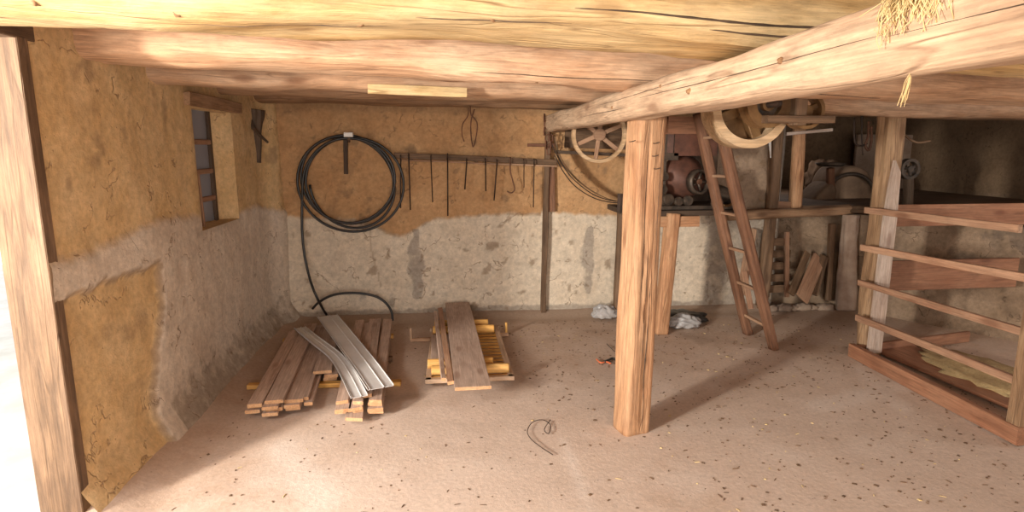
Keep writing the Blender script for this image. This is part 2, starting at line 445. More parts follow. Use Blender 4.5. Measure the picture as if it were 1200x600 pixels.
def blob(name, c, r, m, parent=None, amp=.25, sub=20, freq=3., seed=0., flat=True, power=1.):
    verts, faces = [], []
    n, k = sub, sub * 2
    for i in range(n + 1):
        th = math.pi * i / n
        for j in range(k):
            ph = 2 * math.pi * j / k
            d = V((math.sin(th) * math.cos(ph), math.sin(th) * math.sin(ph), math.cos(th)))
            s = 1 + amp * noise.noise(d * freq + V((seed, 0, 0))) + amp * .5 * abs(noise.noise(d * freq * 2.3 + V((0, seed, 0))))
            v = V((d.x * r[0] * s, d.y * r[1] * s, d.z * r[2] * s))
            if flat: v.z = max(v.z, -r[2] * .55)
            verts.append(v)
    zmin = min(v.z for v in verts)
    for v in verts: v.z -= zmin
    for i in range(n):
        for j in range(k):
            a = i * k + j; b2 = i * k + (j + 1) % k
            faces.append((a, a + k, b2 + k, b2))
    return link(name, verts, faces, m, Matrix.Translation(V(c)), parent, True)

# ------------------------------------------------------------------ room
def fbm(x, y, s=0.):
    v, a, f = 0, .5, 1.
    for _ in range(4):
        v += a * noise.noise(V((x * f + s, y * f - s, s * .7))); a *= .5; f *= 2.05
    return v
def sst(a, b_, x):
    t = max(0, min(1, (x - a) / (b_ - a))); return t * t * (3 - 2 * t)
def wall_grid(name, o, u, nrm, U, Z0, Z1, step, fn, m, holes=(), depth=.35):
    """fn(u, z) -> (displacement along nrm, (r, g, b)); holes = (u0, u1, z0, z1)"""
    u, nrm, o = V(u).normalized(), V(nrm).normalized(), V(o)
    nu, nz = int(round(U / step)), int(round((Z1 - Z0) / step))
    verts, cols, faces, idx = [], [], [], {}
    for i in range(nu + 1):
        for k in range(nz + 1):
            uu, zz = U * i / nu, Z0 + (Z1 - Z0) * k / nz
            d, c = fn(uu, zz)
            verts.append(o + u * uu + V((0, 0, zz)) + nrm * d); cols.append((*c, 1))
    for i in range(nu):
        for k in range(nz):
            uu, zz = U * (i + .5) / nu, Z0 + (Z1 - Z0) * (k + .5) / nz
            if any(h[0] < uu < h[1] and h[2] < zz < h[3] for h in holes): continue
            a = i * (nz + 1) + k
            faces.append((a, a + nz + 1, a + nz + 2, a + 1))
    ob = link(name, verts, faces, m, None, None, True)
    at = ob.data.color_attributes.new('mix', 'FLOAT_COLOR', 'POINT')
    flat = [x for c in cols for x in c]
    at.data.foreach_set('color', flat)
    return struct(ob)

YB, XL = 5.6, -1.58
def back_fn(u, z):
    x = XL + u
    # height of the ochre / plaster boundary
    bz = .95 + .03 * math.sin(x * 3) + .05 * fbm(x * 2, 1, 4) + (.04 if x > .9 else 0)
    bz -= .13 * math.exp(-((x + .42) / .2) ** 2)
    och = sst(-.02, .02, z - bz + .03 * fbm(x * 14, z * 14, 2))
    d = .02 * fbm(x * 1.5, z * 1.5, 1) + .006 * fbm(x * 9, z * 9, 5) + (1 - och) * .012
    st = 0
    wob = .035 * fbm(z * 6, 2, 7)
    if .18 < z < .86:
        w = .085 * (1 - abs(z - .5) / .42) + .02
        st = max(st, .78 * (1 - sst(w * .2, w * 1.5, abs(x + .285 + wob + .06 * fbm(x * 9, z * 4, 5)))))
        w = .07 * (1 - abs(z - .52) / .40) + .025
        st = max(st, .78 * (1 - sst(w * .2, w * 1.5, abs(x - 1.37 - wob + .06 * fbm(x * 9, z * 4, 5)))))
    for (cx, cz, rx, rz) in ((-.8, .2, .07, .13), (-.52, .17, .05, .12), (-1.55, .3, .05, .2), (2.1, .15, .3, .12)):
        st = max(st, .55 * (1 - sst(.2, 1.3, math.hypot((x - cx) / rx, (z - cz) / rz))))
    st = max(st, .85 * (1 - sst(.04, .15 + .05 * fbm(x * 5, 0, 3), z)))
    st = max(st, .16 * sst(.12, .35, fbm(x * 5, z * 4, 11)))
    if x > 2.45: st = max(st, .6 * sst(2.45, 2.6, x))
    dt = 0
    dt = max(dt, .55 * (1 - sst(.006, .02, abs(z - bz))) * (fbm(x * 6, 3, 8) > .0))
    dt = max(dt, .8 * sst(.26, .36, fbm(x * 8 + 5, z * 8, 21)))
    # pale cob brace ghost running down to the left below the hose peg
    k = abs((x + .87) - (z - 1.35) * .55)
    if .95 < z < 1.75: dt = max(dt, .35 * (1 - sst(.02, .05, k)))
    # fine crack in the plaster
    if .3 < z < .9 and abs(x + .66 - .04 * math.sin(z * 6)) < .008: dt = .5
    # fade: dull grey brown cob behind the machines
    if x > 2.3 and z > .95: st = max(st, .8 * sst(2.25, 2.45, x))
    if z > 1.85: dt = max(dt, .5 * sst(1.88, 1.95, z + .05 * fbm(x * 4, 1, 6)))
    return d, (och, st, dt)
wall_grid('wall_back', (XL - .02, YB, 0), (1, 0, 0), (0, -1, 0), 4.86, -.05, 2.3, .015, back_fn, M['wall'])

WIN = (4.02, 4.72, 1.07, 1.85)      # window: y0 y1 z0 z1
DOOR = (.3, 2.5, .0, 2.01)
LY0 = -2.9
def left_fn(u, z):
    y = LY0 + u
    bz = 1.17 - .10 * sst(3.6, 5.5, y) + .04 * math.sin(y * 4) + .04 * fbm(y * 3, 1, 9)
    och = sst(-.02, .03, z - bz + .04 * fbm(y * 10, z * 10, 12))
    hx = 3.15 + .26 * sst(.1, 1.0, z) + .05 * fbm(z * 5, 1, 3)
    hole = (1 - sst(-.02, .02, y - hx + .03 * fbm(z * 16, y * 9, 4))) * (1 - sst(-.02, .02, z - (.98 + .05 * fbm(y * 7, 2, 2)))) 
    d = .03 * fbm(y * 1.3, z * 1.3, 31) + .008 * fbm(y * 8, z * 8, 15) + (1 - och) * .018
    d -= hole * .03
    d += .08 * (1 - sst(0, .22, z)) + .02 * math.exp(-z * 8)
    d += .10 * sst(5.2, 5.6, y) ** 2          # rounded corner
    wd = max(max(WIN[0] - y, y - WIN[1], 0), max(WIN[2] - z, z - WIN[3], 0))
    d = .004 + (d - .004) * sst(.02, .16, wd)
    st = .35 * sst(.0, .4, fbm(y * 3, z * 3, 17)) * (1 - och)
    st = max(st, .62 * (1 - sst(.08, .55 + .15 * fbm(y * 3, 0, 5), z)) * (y > 3.3))
    st *= (1 - hole)
    dt = .75 * sst(.20, .32, fbm(y * 4 + 9, z * 5, 41)) * (och * .8 + hole * .5)
    if hole > .02 and hole < .98: dt = .8
    dt = max(dt, .6 * (1 - sst(.015, .06, abs(y - 3.3 - .1 * z))) * (1.6 < z < 1.93) * (fbm(y * 9, z * 3, 6) > 0))
    dt = max(dt, .4 * (1 - sst(0, .05, min(abs(y - WIN[0]), abs(z - WIN[2])))) * (3.9 < y < 4.8) * (z > 1.0))
    return d, (max(och, hole), st, dt)
wall_grid('wall_left', (XL, LY0, 0), (0, 1, 0), (1, 0, 0), 8.6, -.05, 2.31, .02, left_fn, M['wall_l'], [(h[0] - LY0, h[1] - LY0, h[2], h[3]) for h in (WIN, DOOR)])

# window reveals, deep and splayed, and the small barred window
def quad_strip(name, pts, m, col=(1, 0, 0), n=8):
    (a, b2, c, d) = [V(p) for p in pts]; verts, faces = [], []
    for i in range(n + 1):
        for k in range(n + 1):
            s, t = i / n, k / n
            p = (a * (1 - s) + b2 * s) * (1 - t) + (d * (1 - s) + c * s) * t
            nn = noise.noise_vector(p * 6) * (.012 if 0 < i < n and 0 < k < n else 0)
            verts.append(p + nn)
    for i in range(n):
        for k in range(n):
            q = i * (n + 1) + k; faces.append((q, q + n + 1, q + n + 2, q + 1))
    o = link(name, verts, faces, m, None, None, True)
    at = o.data.color_attributes.new('mix', 'FLOAT_COLOR', 'POINT')
    at.data.foreach_set('color', [*col, 1] * len(verts)); return struct(o)
y0, y1, z0, z1 = WIN
XI, XO = XL + .004, XL - .11
yi0, yi1 = y0 + .08, y1 - .2
quad_strip('wall_left_window_reveal_far', [(XI, y1, z0), (XI, y1, z1), (XO, yi1, z1), (XO, yi1, z0)], M['wall_l'])
quad_strip('wall_left_window_reveal_near', [(XI, y0, z0), (XI, y0, z1), (XO, yi0, z1), (XO, yi0, z0)], M['wall_l'])
quad_strip('wall_left_window_reveal_sill', [(XI, y0, z0), (XI, y1, z0), (XO, yi1, z0 + .02), (XO, yi0, z0 + .02)], M['wall_l'])
quad_strip('wall_left_window_reveal_head', [(XI, y0, z1), (XI, y1, z1), (XO, yi1, z1), (XO, yi0, z1)], M['wall_l'])
w1 = bpy.data.objects.new('window_1', None); C.objects.link(w1); w1.matrix_basis = Matrix.Translation((XL - .15, 4.35, z0)); struct(w1)
xf = XL - .10
box('window_pane', (xf - .006, yi0 - .02, z0 + .0), (xf, yi1 + .02, z1), M['glass'], w1, bev=.001)
box('window_frame', (xf - .02, yi0 - .03, z0), (xf + .03, yi0 + .02, z1), M['slat'], w1)
box('window_frame', (xf - .02, yi1 - .015, z0), (xf + .02, yi1 + .03, z1), M['dark'], w1)
board('window_frame', (xf + .035, yi0 + .10, z0 - .01), (xf + .03, yi0 + .09, z0 + .36), .04, .02, M['slat'], w1, up=(0, 1, 0))
for zz in (z0 + .16, z0 + .35, z0 + .55):
    box('window_bar', (xf - .01, yi0, zz), (xf + .02, yi1, zz + .035), M['slat'], w1)
tag(board('window_lintel', (XL + .0, y0 - .1, z1 + .045), (XL + .0, y1 + .14, z1 + .045), .09, .075, M['beam_brown'], rough=.012, seg=12),
    'brown wooden lintel bedded over the small barred window', 'lintel')

# side doorway and an opening added for the fill lamp, out of the picture: plain rough walls with openings
def plain_wall(name, o, u, nrm, U, holes=(), m=None, fn=None, z1=2.3, st=.08):
    f = fn or (lambda uu, z: (.03 * fbm(uu * 1.5, z * 1.5, 3), (sst(-.05, .05, z - 1), .2, 0)))
    return wall_grid(name, o, u, nrm, U, -.05, z1, st, f, m or M['wall'], holes)
plain_wall('wall_front', (XL, -2.9, 0), (1, 0, 0), (0, 1, 0), 8.2, [(.5, 3.4, 0, 2.1)])
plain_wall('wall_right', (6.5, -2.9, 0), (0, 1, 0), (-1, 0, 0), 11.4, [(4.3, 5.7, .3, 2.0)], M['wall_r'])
# dark far room beyond the low wall
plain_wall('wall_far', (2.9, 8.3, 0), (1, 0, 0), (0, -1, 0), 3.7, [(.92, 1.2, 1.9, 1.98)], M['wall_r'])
def far_left(u, z): return .03 * fbm(u * 2, z * 2, 5), (.7, .5, .4)
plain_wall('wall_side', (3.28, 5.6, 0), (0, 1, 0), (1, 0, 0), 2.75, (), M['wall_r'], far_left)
# low wall that carries the platform, bending towards the camera on the right
def low_fn(u, z):
    d = .04 * fbm(u * 3, z * 3, 3) + .05 * math.exp(-z * 6)
    return d, (.5 + .5 * fbm(u * 2, z * 2, 6), .2 + .5 * sst(0, .3, fbm(u * 3, z * 3, 8)), .5 * sst(.1, .3, fbm(u * 7, z * 7, 9)))
LA, LB, LC = V((3.05, 6.0, 0)), V((3.95, 5.6, 0)), V((5.2, 3.7, 0))
def low(name, A, B):
    d = (B - A); n_ = V((d.y, -d.x, 0))
    wall_grid(name, A, d, n_, d.length, -.05, .95, .03, low_fn, M['wall_r'])
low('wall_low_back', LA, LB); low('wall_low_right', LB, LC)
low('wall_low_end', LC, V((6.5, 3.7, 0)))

# floor
def floor_build():
    x0, x1, ya, yb, st = -1.7, 6.6, -3.0, 8.4, .05
    nx, ny = int((x1 - x0) / st), int((yb - ya) / st)
    verts, faces, cols = [], [], []
    for i in range(nx + 1):
        for j in range(ny + 1):
            x, y = x0 + (x1 - x0) * i / nx, ya + (yb - ya) * j / ny
            z = .012 * fbm(x * 1.1, y * 1.1, 3) + .004 * fbm(x * 6, y * 6, 4) - .004
            z += .07 * (1 - sst(-1.56, -1.32 + .06 * fbm(y * 3, 0, 1), x)) + .05 * sst(5.42, 5.62, y) * (x < 3.2)
            r = .30 + .5 * sst(3.2, 5.2, y) + .35 * (1 - sst(-1.4, -.3, x)) - .15 * sst(1.5, 3.0, x) * (1 - sst(3.8, 4.6, y))
            lt = 0
            for (a, b_, wd) in (((.62, 3.05), (.60, 2.3), .035), ((2.3, 3.3), (3.2, 3.6), .10), ((3.0, 3.9), (2.8, 3.2), .06), ((-.6, 2.6), (-.9, 3.1), .10)):
                A, B = V((*a, 0)), V((*b_, 0)); t = max(0, min(1, (V((x, y, 0)) - A).dot(B - A) / (B - A).length_squared))
                dd = ((A + (B - A) * t) - V((x, y, 0))).length + .05 * fbm(x * 9, y * 9, 7)
                lt = max(lt, .6 * (1 - sst(wd * .4, wd * 1.4, dd)))
            lt = max(lt, .3 * sst(.1, .4, fbm(x * 2.3, y * 2.3, 14)))
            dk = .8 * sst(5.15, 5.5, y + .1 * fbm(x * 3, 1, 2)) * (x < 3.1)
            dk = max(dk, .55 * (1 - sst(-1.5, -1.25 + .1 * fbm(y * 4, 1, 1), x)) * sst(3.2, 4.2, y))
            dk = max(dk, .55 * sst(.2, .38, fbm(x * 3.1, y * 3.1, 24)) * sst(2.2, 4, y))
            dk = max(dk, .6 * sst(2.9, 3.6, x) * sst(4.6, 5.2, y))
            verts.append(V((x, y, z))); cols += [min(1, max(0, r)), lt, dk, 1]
    for i in range(nx):
        for j in range(ny):
            a = i * (ny + 1) + j; faces.append((a, a + ny + 1, a + ny + 2, a + 1))
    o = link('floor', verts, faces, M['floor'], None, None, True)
    at = o.data.color_attributes.new('mix', 'FLOAT_COLOR', 'POINT'); at.data.foreach_set('color', cols)
    struct(o)
floor_build()

# ground outside the side doorway
_v = [(-9, -6, -.03), (-1.6, -6, -.03), (-1.6, 9, -.03), (-9, 9, -.03)]
struct(link('ground_outside', _v, [(0, 1, 2, 3)], plain('yard_gravel', (.42, .38, .32), (.55, .50, .44), .95, 0, 3, .3)))
struct(box('door_1_jamb', (XL - .16, DOOR[1] - .005, -.03), (XL + .01, DOOR[1] + .06, DOOR[3]), M['old']))
struct(box('door_1_head', (XL - .16, DOOR[0], DOOR[3] - .01), (XL + .01, DOOR[1] + .1, DOOR[3] + .08), M['old']))
# ceiling: rough boards laid over the beams
vv, ff = [], []
yy = -3.0; k = 0
while yy < 8.4:
    w_ = .2 + .05 * random.random(); zz = 2.21 + .012 * random.random()
    o = len(vv)
    for (a, b2, c) in ((-1.75, yy, zz), (6.6, yy, zz), (6.6, yy + w_ - .008, zz), (-1.75, yy + w_ - .008, zz), (-1.75, yy, zz + .03), (6.6, yy, zz + .03), (6.6, yy + w_ + .004, zz + .03), (-1.75, yy + w_ + .004, zz + .03)):
        vv.append(V((a, b2, c)))
    ff += [tuple(o + i for i in f) for f in ((3, 2, 1, 0), (4, 5, 6, 7), (0, 1, 5, 4), (2, 3, 7, 6))]
    yy += w_
struct(link('ceiling', vv, ff, M['beam_brown']))

# ------------------------------------------------------------------ timbers overhead
G_B = 'hewn ceiling beams'
P = math.pi
tag(log('ceiling_beam', (-1.8, 1.12, 2.17), (3.2, 1.17, 1.95), .13, .10, M['beam_yellow'], grooves=[(4.6, .35, .75, .02)], seed=3),
    'yellowish hewn ceiling beam at the very top of the photo, nearest of all', 'beam', G_B)
tag(log('ceiling_beam', (-1.8, 2.17, 2.155), (3.4, 1.78, 1.90), .20, .13, M['beam_yellow'], sq=2.8, seg=90, ring=40, amp=.02, grooves=[(4.05, .34, .46, .03), (3.9, .43, .6, .03), (4.3, .5, .56, .025)], seed=11),
    'thick pale yellow ceiling beam, brightly lit at its left end', 'beam', G_B)
tag(log('ceiling_beam', (-1.8, 3.02, 2.11), (4.6, 2.98, 1.88), .16, .12, M['beam_pink'], sq=2.7, amp=.018, seg=80, seed=21),
    'rounded pinkish ceiling beam behind the thick pale yellow one', 'beam', G_B)
tag(log('ceiling_beam', (-1.8, 3.58, 2.05), (4.8, 4.35, 1.90), .12, .10, M['beam_pink'], amp=.014, seed=31),
    'pink brown ceiling beam over the small barred window, end set in the left wall', 'beam', G_B)
tag(log('ceiling_beam', (-1.75, 4.55, 2.07), (5.2, 4.95, 1.93), .10, .09, M['beam_brown'], seed=41),
    'thin brown ceiling beam second from the back wall', 'beam', G_B)
tag(log('ceiling_beam', (-1.75, 5.40, 2.07), (5.2, 5.45, 1.96), .09, .09, M['beam_brown'], seed=51),
    'brown ceiling beam lying against the back wall above the hose', 'beam', G_B)
tag(log('ceiling_beam', (2.9, 6.5, 2.06), (6.4, 6.5, 2.02), .09, .09, M['dark'], seed=61),
    'dark ceiling beam over the raised platform at the back', 'beam', G_B)

tag(log('girder', (.985, 5.58, 1.815), (.915, -1.2, 1.815), .085, .075, M['girder'], sq=4.5, amp=.008, seg=90, ring=40, seed=71, grooves=[(.12, .45, .8, .006)]),
    'pale hewn girder running from the back wall over the thick post', 'girder')

post = thing('support_post', 'thick square timber post standing alone mid floor under the girder', 'post', (1.03, 3.13, 0))
log('post_shaft', (1.03, 3.14, -.01), (1.065, 3.16, 1.76), .083, .083, M['post'], post, sq=7, amp=.006, seg=70, ring=56, roll=math.radians(14), seed=81, up=(0, 1, 0),
    grooves=[(3 * P / 2 + .1, .0, .55, .012), (3 * P / 2 - .3, .3, 1., .008), (P, .1, .7, .008), (0, .2, .9, .01)])
for (px, py) in ((767, 168), (766, 183), (768, 198), (739, 166)):
    q = GY(px, py, 3.045)
    tube('nail', [q + V((0, .02, 0)), q + V((.002, -.012, .0)), q + V((.02, -.02, .006))], .0025, M['iron'], post, n=3, ring=6)

def cracks(o, ring, seg, specs):
    # long drying cracks and knots, each a part of its timber, following the timber's own surface
    w = wm(o); vs_ = o.data.vertices; par = o
    for (ang, t0, t1, rad) in specs:
        pts, n_ = [], max(6, int((t1 - t0) * seg))
        for i in range(n_ + 1):
            t = t0 + (t1 - t0) * i / n_; k = min(seg, int(round(t * seg)))
            j = (ang / (2 * P) * ring + .55 * noise.noise(V((t * 9, ang * 7, 0)))) % ring
            a, b2 = vs_[k * ring + int(j)].co, vs_[k * ring + (int(j) + 1) % ring].co
            pts.append(w @ a.lerp(b2, j - int(j)))
        tube('crack', pts, rad, M['dark'], par, n=3, ring=5, rf=lambda q: .15 + 1.1 * math.sin(P * q) ** .5 * (.7 + .5 * noise.noise(V((q * 20, ang, 0)))))
def knots(o, ring, seg, specs):
    w = wm(o)
    for (ang, t, r_) in specs:
        c = w @ o.data.vertices[int(t * seg) * ring + int(ang / (2 * P) * ring) % ring].co
        ax = w @ V((0, 0, 0)); d = (c - V((c.x, ax.y, ax.z))) if abs((w.to_3x3() @ V((1, 0, 0))).x) > .7 else (c - V((ax.x, c.y, ax.z)))
        k = blob('knot', c - d.normalized() * r_ * .4 - V((0, 0, r_ * .5)), (r_ * 1.2, r_, r_ * .9), M['knot'], o, amp=.35, sub=8, freq=2, flat=False, seed=t * 40)
M['knot'] = wood('knot_wood', (.34, .18, .08), (.18, .09, .04), (.40, .24, .12), crack=.5, grain=2)
B = bpy.data.objects
cracks(B['ceiling_beam.001'], 40, 90, [(3.55, .42, .60, .004), (3.75, .50, .585, .004), (3.65, .60, .72, .004), (3.9, .33, .42, .003), (4.3, .2, .32, .002)])
knots(B['ceiling_beam.001'], 40, 90, [(4.1, .13, .022), (4.2, .20, .02), (4.25, .31, .024), (4.0, .38, .014), (4.1, .56, .022), (3.9, .64, .02)])
cracks(B['ceiling_beam.002'], 28, 80, [(3.9, .3, .45, .003), (4.2, .5, .62, .003)])
knots(B['ceiling_beam.002'], 28, 80, [(4.0, .48, .016), (4.3, .36, .016)])
cracks(B['girder'], 40, 90, [(P - .05, .42, .66, .0016), (P + .3, .25, .40, .002), (P - .35, .30, .52, .0016), (P + .1, .66, .76, .0012)])
knots(B['girder'], 40, 90, [(P + .05, .60, .010), (P + .35, .52, .012), (P - .3, .47, .008), (P + .3, .36, .010), (P - .3, .665, .008)])
_ps = B['post_shaft']
cracks(_ps, 56, 70, [(P * 1.5 + .25, .02, .5, .003), (P * 1.5 - .35, .35, .98, .003), (P * 1.5 - .05, .2, .6, .002), (P * 1.5 + .5, .5, .95, .002), (P * .5, .1, .8, .003)])
tag(board('batten_board', GY(431, 104, 3.57), GY(547, 108.5, 3.60), .02, .055, M['beam_yellow'], up=(0, 0, 1), bev=.002),
    'short thin yellowish board nailed to the beam above the tool rail', 'board')

# ------------------------------------------------------------------ back wall fittings
tag(board('wall_stud', (.905, 5.555, 0.0), (.935, 5.555, 1.76), .045, .05, M['old'], up=(0, 1, 0), rough=.01, seg=16),
    'narrow dark upright stud fixed to the back wall below the girder end', 'stud')
tag(board('wall_board', GY(645, 195, 5.56), GY(646, 248, 5.56), .075, .012, M['ladder'], up=(0, 1, 0)),
    'short brown board on the back wall right beside the dark stud', 'board')

rail = thing('tool_rail', 'long weathered wooden rail on the back wall with iron rods hanging', 'rail', GY(556, 190, 5.5))
pA, pB = GY(462, 182, 5.53), GY(652, 190, 5.53)
board('rail_board', pA, pB, .05, .05, M['old'], rail, rough=.006, seg=14)
board('rail_ledge', pA + V((.03, -.03, -.04)), pB + V((0, -.03, -.036)), .04, .014, M['rung'], rail, rough=.004, seg=14)
for t in (.1, .5, .9):
    q = pA.lerp(pB, t); board('bracket', q + V((0, -.02, -.02)), q + V((0, .07, -.02)), .03, .05, M['old'], rail)
RODS = [((469.5, 186), (469.5, 244), 'short rod end half hidden behind the hose coil, first on the tool rail', .006),
        ((479, 184), (481, 246), 'straight iron rod on the tool rail just right of the hose coil', .006),
        ((505, 186), (507, 237), 'iron rod on the tool rail left of the longest one', .005),
        ((524.5, 184), (524.8, 253), 'longest straight iron rod hanging from the tool rail', .006),
        ((547, 190), (544.7, 222), 'short iron rod on the tool rail right of the longest one, leaning slightly', .006),
        ((569, 190), (569.3, 224), 'short upright iron rod at mid right of the tool rail', .006),
        ((582.5, 191), (579, 235), 'slanting iron rod on the tool rail between a short rod and the hooked one', .006),
        ((614, 190), (614, 220), 'shortest and thinnest iron rod on the tool rail', .004),
        ((626, 190), (625, 243), 'iron rod on the tool rail nearest the dark wall stud', .005)]
for (a, b_, lab, r) in RODS:
    p, q = GY(*a, 5.465), GY(*b_, 5.465)
    o = thing('iron_rod', lab, 'rod', q, 'iron rods on the tool rail')
    top = p + V((0, .06, .012))
    tube('shaft', [p, q], r, M['iron'], o, n=1, ring=8, smooth_pts=False)
    tube('hook', [p, p + V((0, .008, .022)), p + V((0, .04, .028)), top], r, M['iron'], o, n=5, ring=8)
q0 = [GY(x, y, 5.465) for x, y in ((598, 184), (598, 200), (601, 212), (603, 222), (599, 226), (594, 224))]
tag(tube('iron_hook', q0, .006, M['rust']), 'crooked iron hook with a bent foot hanging from the tool rail', 'hook', 'iron rods on the tool rail')

# wire loops hanging from the beam
o = tube('wire_loop', [GY(x, y, 5.3) for x, y in ((551, 124), (552, 134), (559, 144), (558, 160), (554.5, 172), (552, 158), (552, 142), (556, 128))], .006, M['rust'], ring=6)
tag(o, 'long rusty wire loop hanging from the back beam above the tool rail', 'wire')
o = tube('wire_hook', [GY(x, y, 5.3) for x, y in ((549, 126), (548, 136), (542, 146), (541.5, 158), (544, 166))], .005, M['rust'], ring=6)
tag(o, 'open rusty wire hook hanging left of the closed loop', 'wire')

# chain and iron strap under the girder end
ch = thing('hanging_chain', 'rusty chain bunched on the wall under the girder end', 'chain', GY(641, 186, 5.45))
for k, (x, y) in enumerate(((638, 138), (640, 146), (638, 154), (641, 162), (640, 170), (643, 177), (646, 170), (646, 162), (644, 154))):
    c = GY(x, y, 5.44 + .008 * (k % 2)); ax = V((1, 0, 0)) if k % 2 else V((.5, .85, 0))
    pts = [c + ax * (.016 * math.cos(t)) + V((0, 0, 1)) * (.034 * math.sin(t)) for t in [2 * P * i / 14 for i in range(14)]]
    v, f = sweep(pts, .006, 6, True); v, mt = centred(v); link('link', v, f, M['rust'], mt, ch, True)
tag(board('iron_strap', GY(618, 170, 5.52), GY(650, 170, 5.52), .012, .03, M['rust']), 'dark iron strap across the stud under the girder end', 'strap')

# hose
peg = thing('hose_peg', 'dark upright wooden peg board carrying the black hose', 'peg', GY(406, 203, 5.56))
board('peg_board', GY(405, 158, 5.565), GY(405.5, 204, 5.565), .035, .03, M['dark'], peg, up=(0, 1, 0), rough=.003)
board('peg', GY(409, 166, 5.58), GY(409, 163, 5.42), .022, .022, M['old'], peg)
hc = GY(413, 215, 5.475)
pts = []
R0 = .428
for k in range(4 * 28 + 1):
    t = k / 28; a = P - 2 * P * t
    ring_i = t
    r = R0 - .014 * math.sin(t * 2.1) - .085 * (.5 + .5 * math.sin(t * 2.3 + 1)) * (.5 + .5 * math.cos(a + .5)) + .016 * math.sin(a * 2 + t)
    off = V((.03 * math.sin(t * 1.9), 0, .014 * math.sin(t * 2.6)))
    # all turns meet on the peg at the top
    top = max(0, math.sin(a)) ** 6
    z = r * 1.0 * math.sin(a) * (1 - 0.0 * top)
    pts.append(hc + V((r * math.cos(a), 0, z)) + off * (1 - top) + V((0, -.03 + .012 * t, 0)))
tail = [GY(x, y, yv) for x, y, yv in ((354, 238, 5.46), (354, 270, 5.45), (357, 300, 5.44), (364, 330, 5.4), (373, 352, 5.34))] + [GZ(384, 371, .02), GZ(390, 372, .015)]
full = list(reversed([V(p) for p in tail])) + pts
hose = thing('garden_hose', 'coiled black plastic hose on the back wall, its tail trailing to the floor', 'hose', (hc.x, 5.45, 0))
v, f = sweep(spline(full, 2), .0115, 10); v, mt = centred(v); link('hose_coil', v, f, M['hose'], mt, hose, True)
arc = [GY(x, y, 5.42) for x, y in ((366, 362), (374, 354), (388, 346.5), (405, 343.5), (425, 344), (442, 348), (453, 356), (459, 366))] + [GZ(460, 376, .03)]
v, f = sweep(spline(arc, 5), .0115, 10); v, mt = centred(v); link('hose_end', v, f, M['hose'], mt, hose, True)
box('hose_tie', hc + V((-.045, -.06, .405)), hc + V((.03, .0, .445)), M['white'], hose)

# dark bracket in the left corner
br = thing('corner_bracket', 'dark weathered wooden bracket with a crooked peg in the left corner', 'bracket', GY(297, 190, 5.3))
log('bracket_body', GY(298, 128, 5.3), GY(297, 190, 5.3), .075, .05, M['dark'], br, sq=2.6, amp=.025, taper=.65, seed=5, up=(0, 1, 0))
tube('peg', [GY(290, 132, 5.28), GY(296, 148, 5.2), GY(304, 158, 5.15), GY(314, 167, 5.12)], .018, M['dark'], br, rf=lambda t: 1.2 - .7 * t)
tube('strap', [GY(287, 130, 5.22), GY(290, 142, 5.2), GY(294, 152, 5.2)], .014, M['dark'], br)
tag(board('clay_block', GY(299, 192, 5.35), GY(297, 206, 5.35), .1, .05, M['tarp'], up=(0, 1, 0), rough=.02), 'pale clay block jutting out under the dark corner bracket', 'block')

# ------------------------------------------------------------------ lumber on the floor
def plank(a, b_, z, w, lab, grp, t=.02, m=None, bow=0., cut=0.):
    o = board('plank', (a[0], a[1], z), (b_[0], b_[1], z), w, t, m or M['plank'], bev=.002, end=M['plank_end'], bow=bow, cut=cut)
    return tag(o, lab, 'plank', grp)
GL = 'planks in the left lumber pile'
T, S = .021, .027
tag(board('batten', (-1.36, 3.98, .016), (-.34, 3.93, .016), .055, .03, M['yellow']), 'yellow batten on the floor under the front of the lumber pile', 'batten')
tag(board('batten', (-1.38, 4.95, .016), (-.48, 4.98, .016), .055, .03, M['yellow']), 'yellow batten on the floor under the back of the lumber pile', 'batten')
tag(board('batten', (-1.32, 4.4, .016), (-.44, 4.42, .016), .05, .03, M['old']), 'old brown batten under the middle of the lumber pile', 'batten')
ZL = [.043, .065, .087, .109, .131]
LP = [  # front x, y, back x, y, layer, width, label
 (-1.185, 3.50, -1.315, 5.00, 0, .085, 'lowest outer plank of the left pile, closest to the left wall'),
 (-1.18, 3.53, -1.31, 5.02, 1, .08, 'outer plank lying one above the lowest at the left wall side'),
 (-1.165, 3.49, -1.28, 4.98, 2, .085, 'uppermost plank along the left wall side of the left pile'),
 (-1.07, 3.45, -1.21, 5.03, 0, .09, 'bottom plank of the second column in the left pile'),
 (-1.05, 3.47, -1.20, 5.05, 1, .095, 'plank second from the floor in the second column of the left pile'),
 (-1.065, 3.44, -1.20, 5.0, 2, .09, 'plank third from the floor in the second column of the left pile'),
 (-1.05, 3.48, -1.18, 5.08, 3, .105, 'broad plank on top of the second column of the left pile'),
 (-.955, 3.52, -1.10, 5.1, 0, .085, 'bottom plank of the third column in the left pile'),
 (-.955, 3.50, -1.09, 5.1, 1, .09, 'second plank of the third column in the left pile'),
 (-.95, 3.53, -1.08, 5.1, 2, .11, 'wide top plank of the third column in the left pile'),
 (-.865, 3.53, -1.0, 5.1, 1, .05, 'narrow plank beside the gap on the right edge of the left pile'),
 (-.885, 3.56, -1.03, 5.1, 2, .03, 'thin strip on the right edge of the left pile'),
 (-.82, 3.98, -.96, 5.12, 0, .09, 'bottom short plank set back between the two lumber piles'),
 (-.80, 3.92, -.94, 5.12, 2, .09, 'short plank set back between the piles, under the top one'),
 (-.86, 3.94, -1.0, 5.12, 3, .12, 'pale short top plank set back between the two lumber piles'),
]
for (ax, ay, bx, by, L, w, lab) in LP: plank((ax, ay), (bx, by), ZL[L], w, lab, GL, T)
GR = 'planks in the right lumber pile'
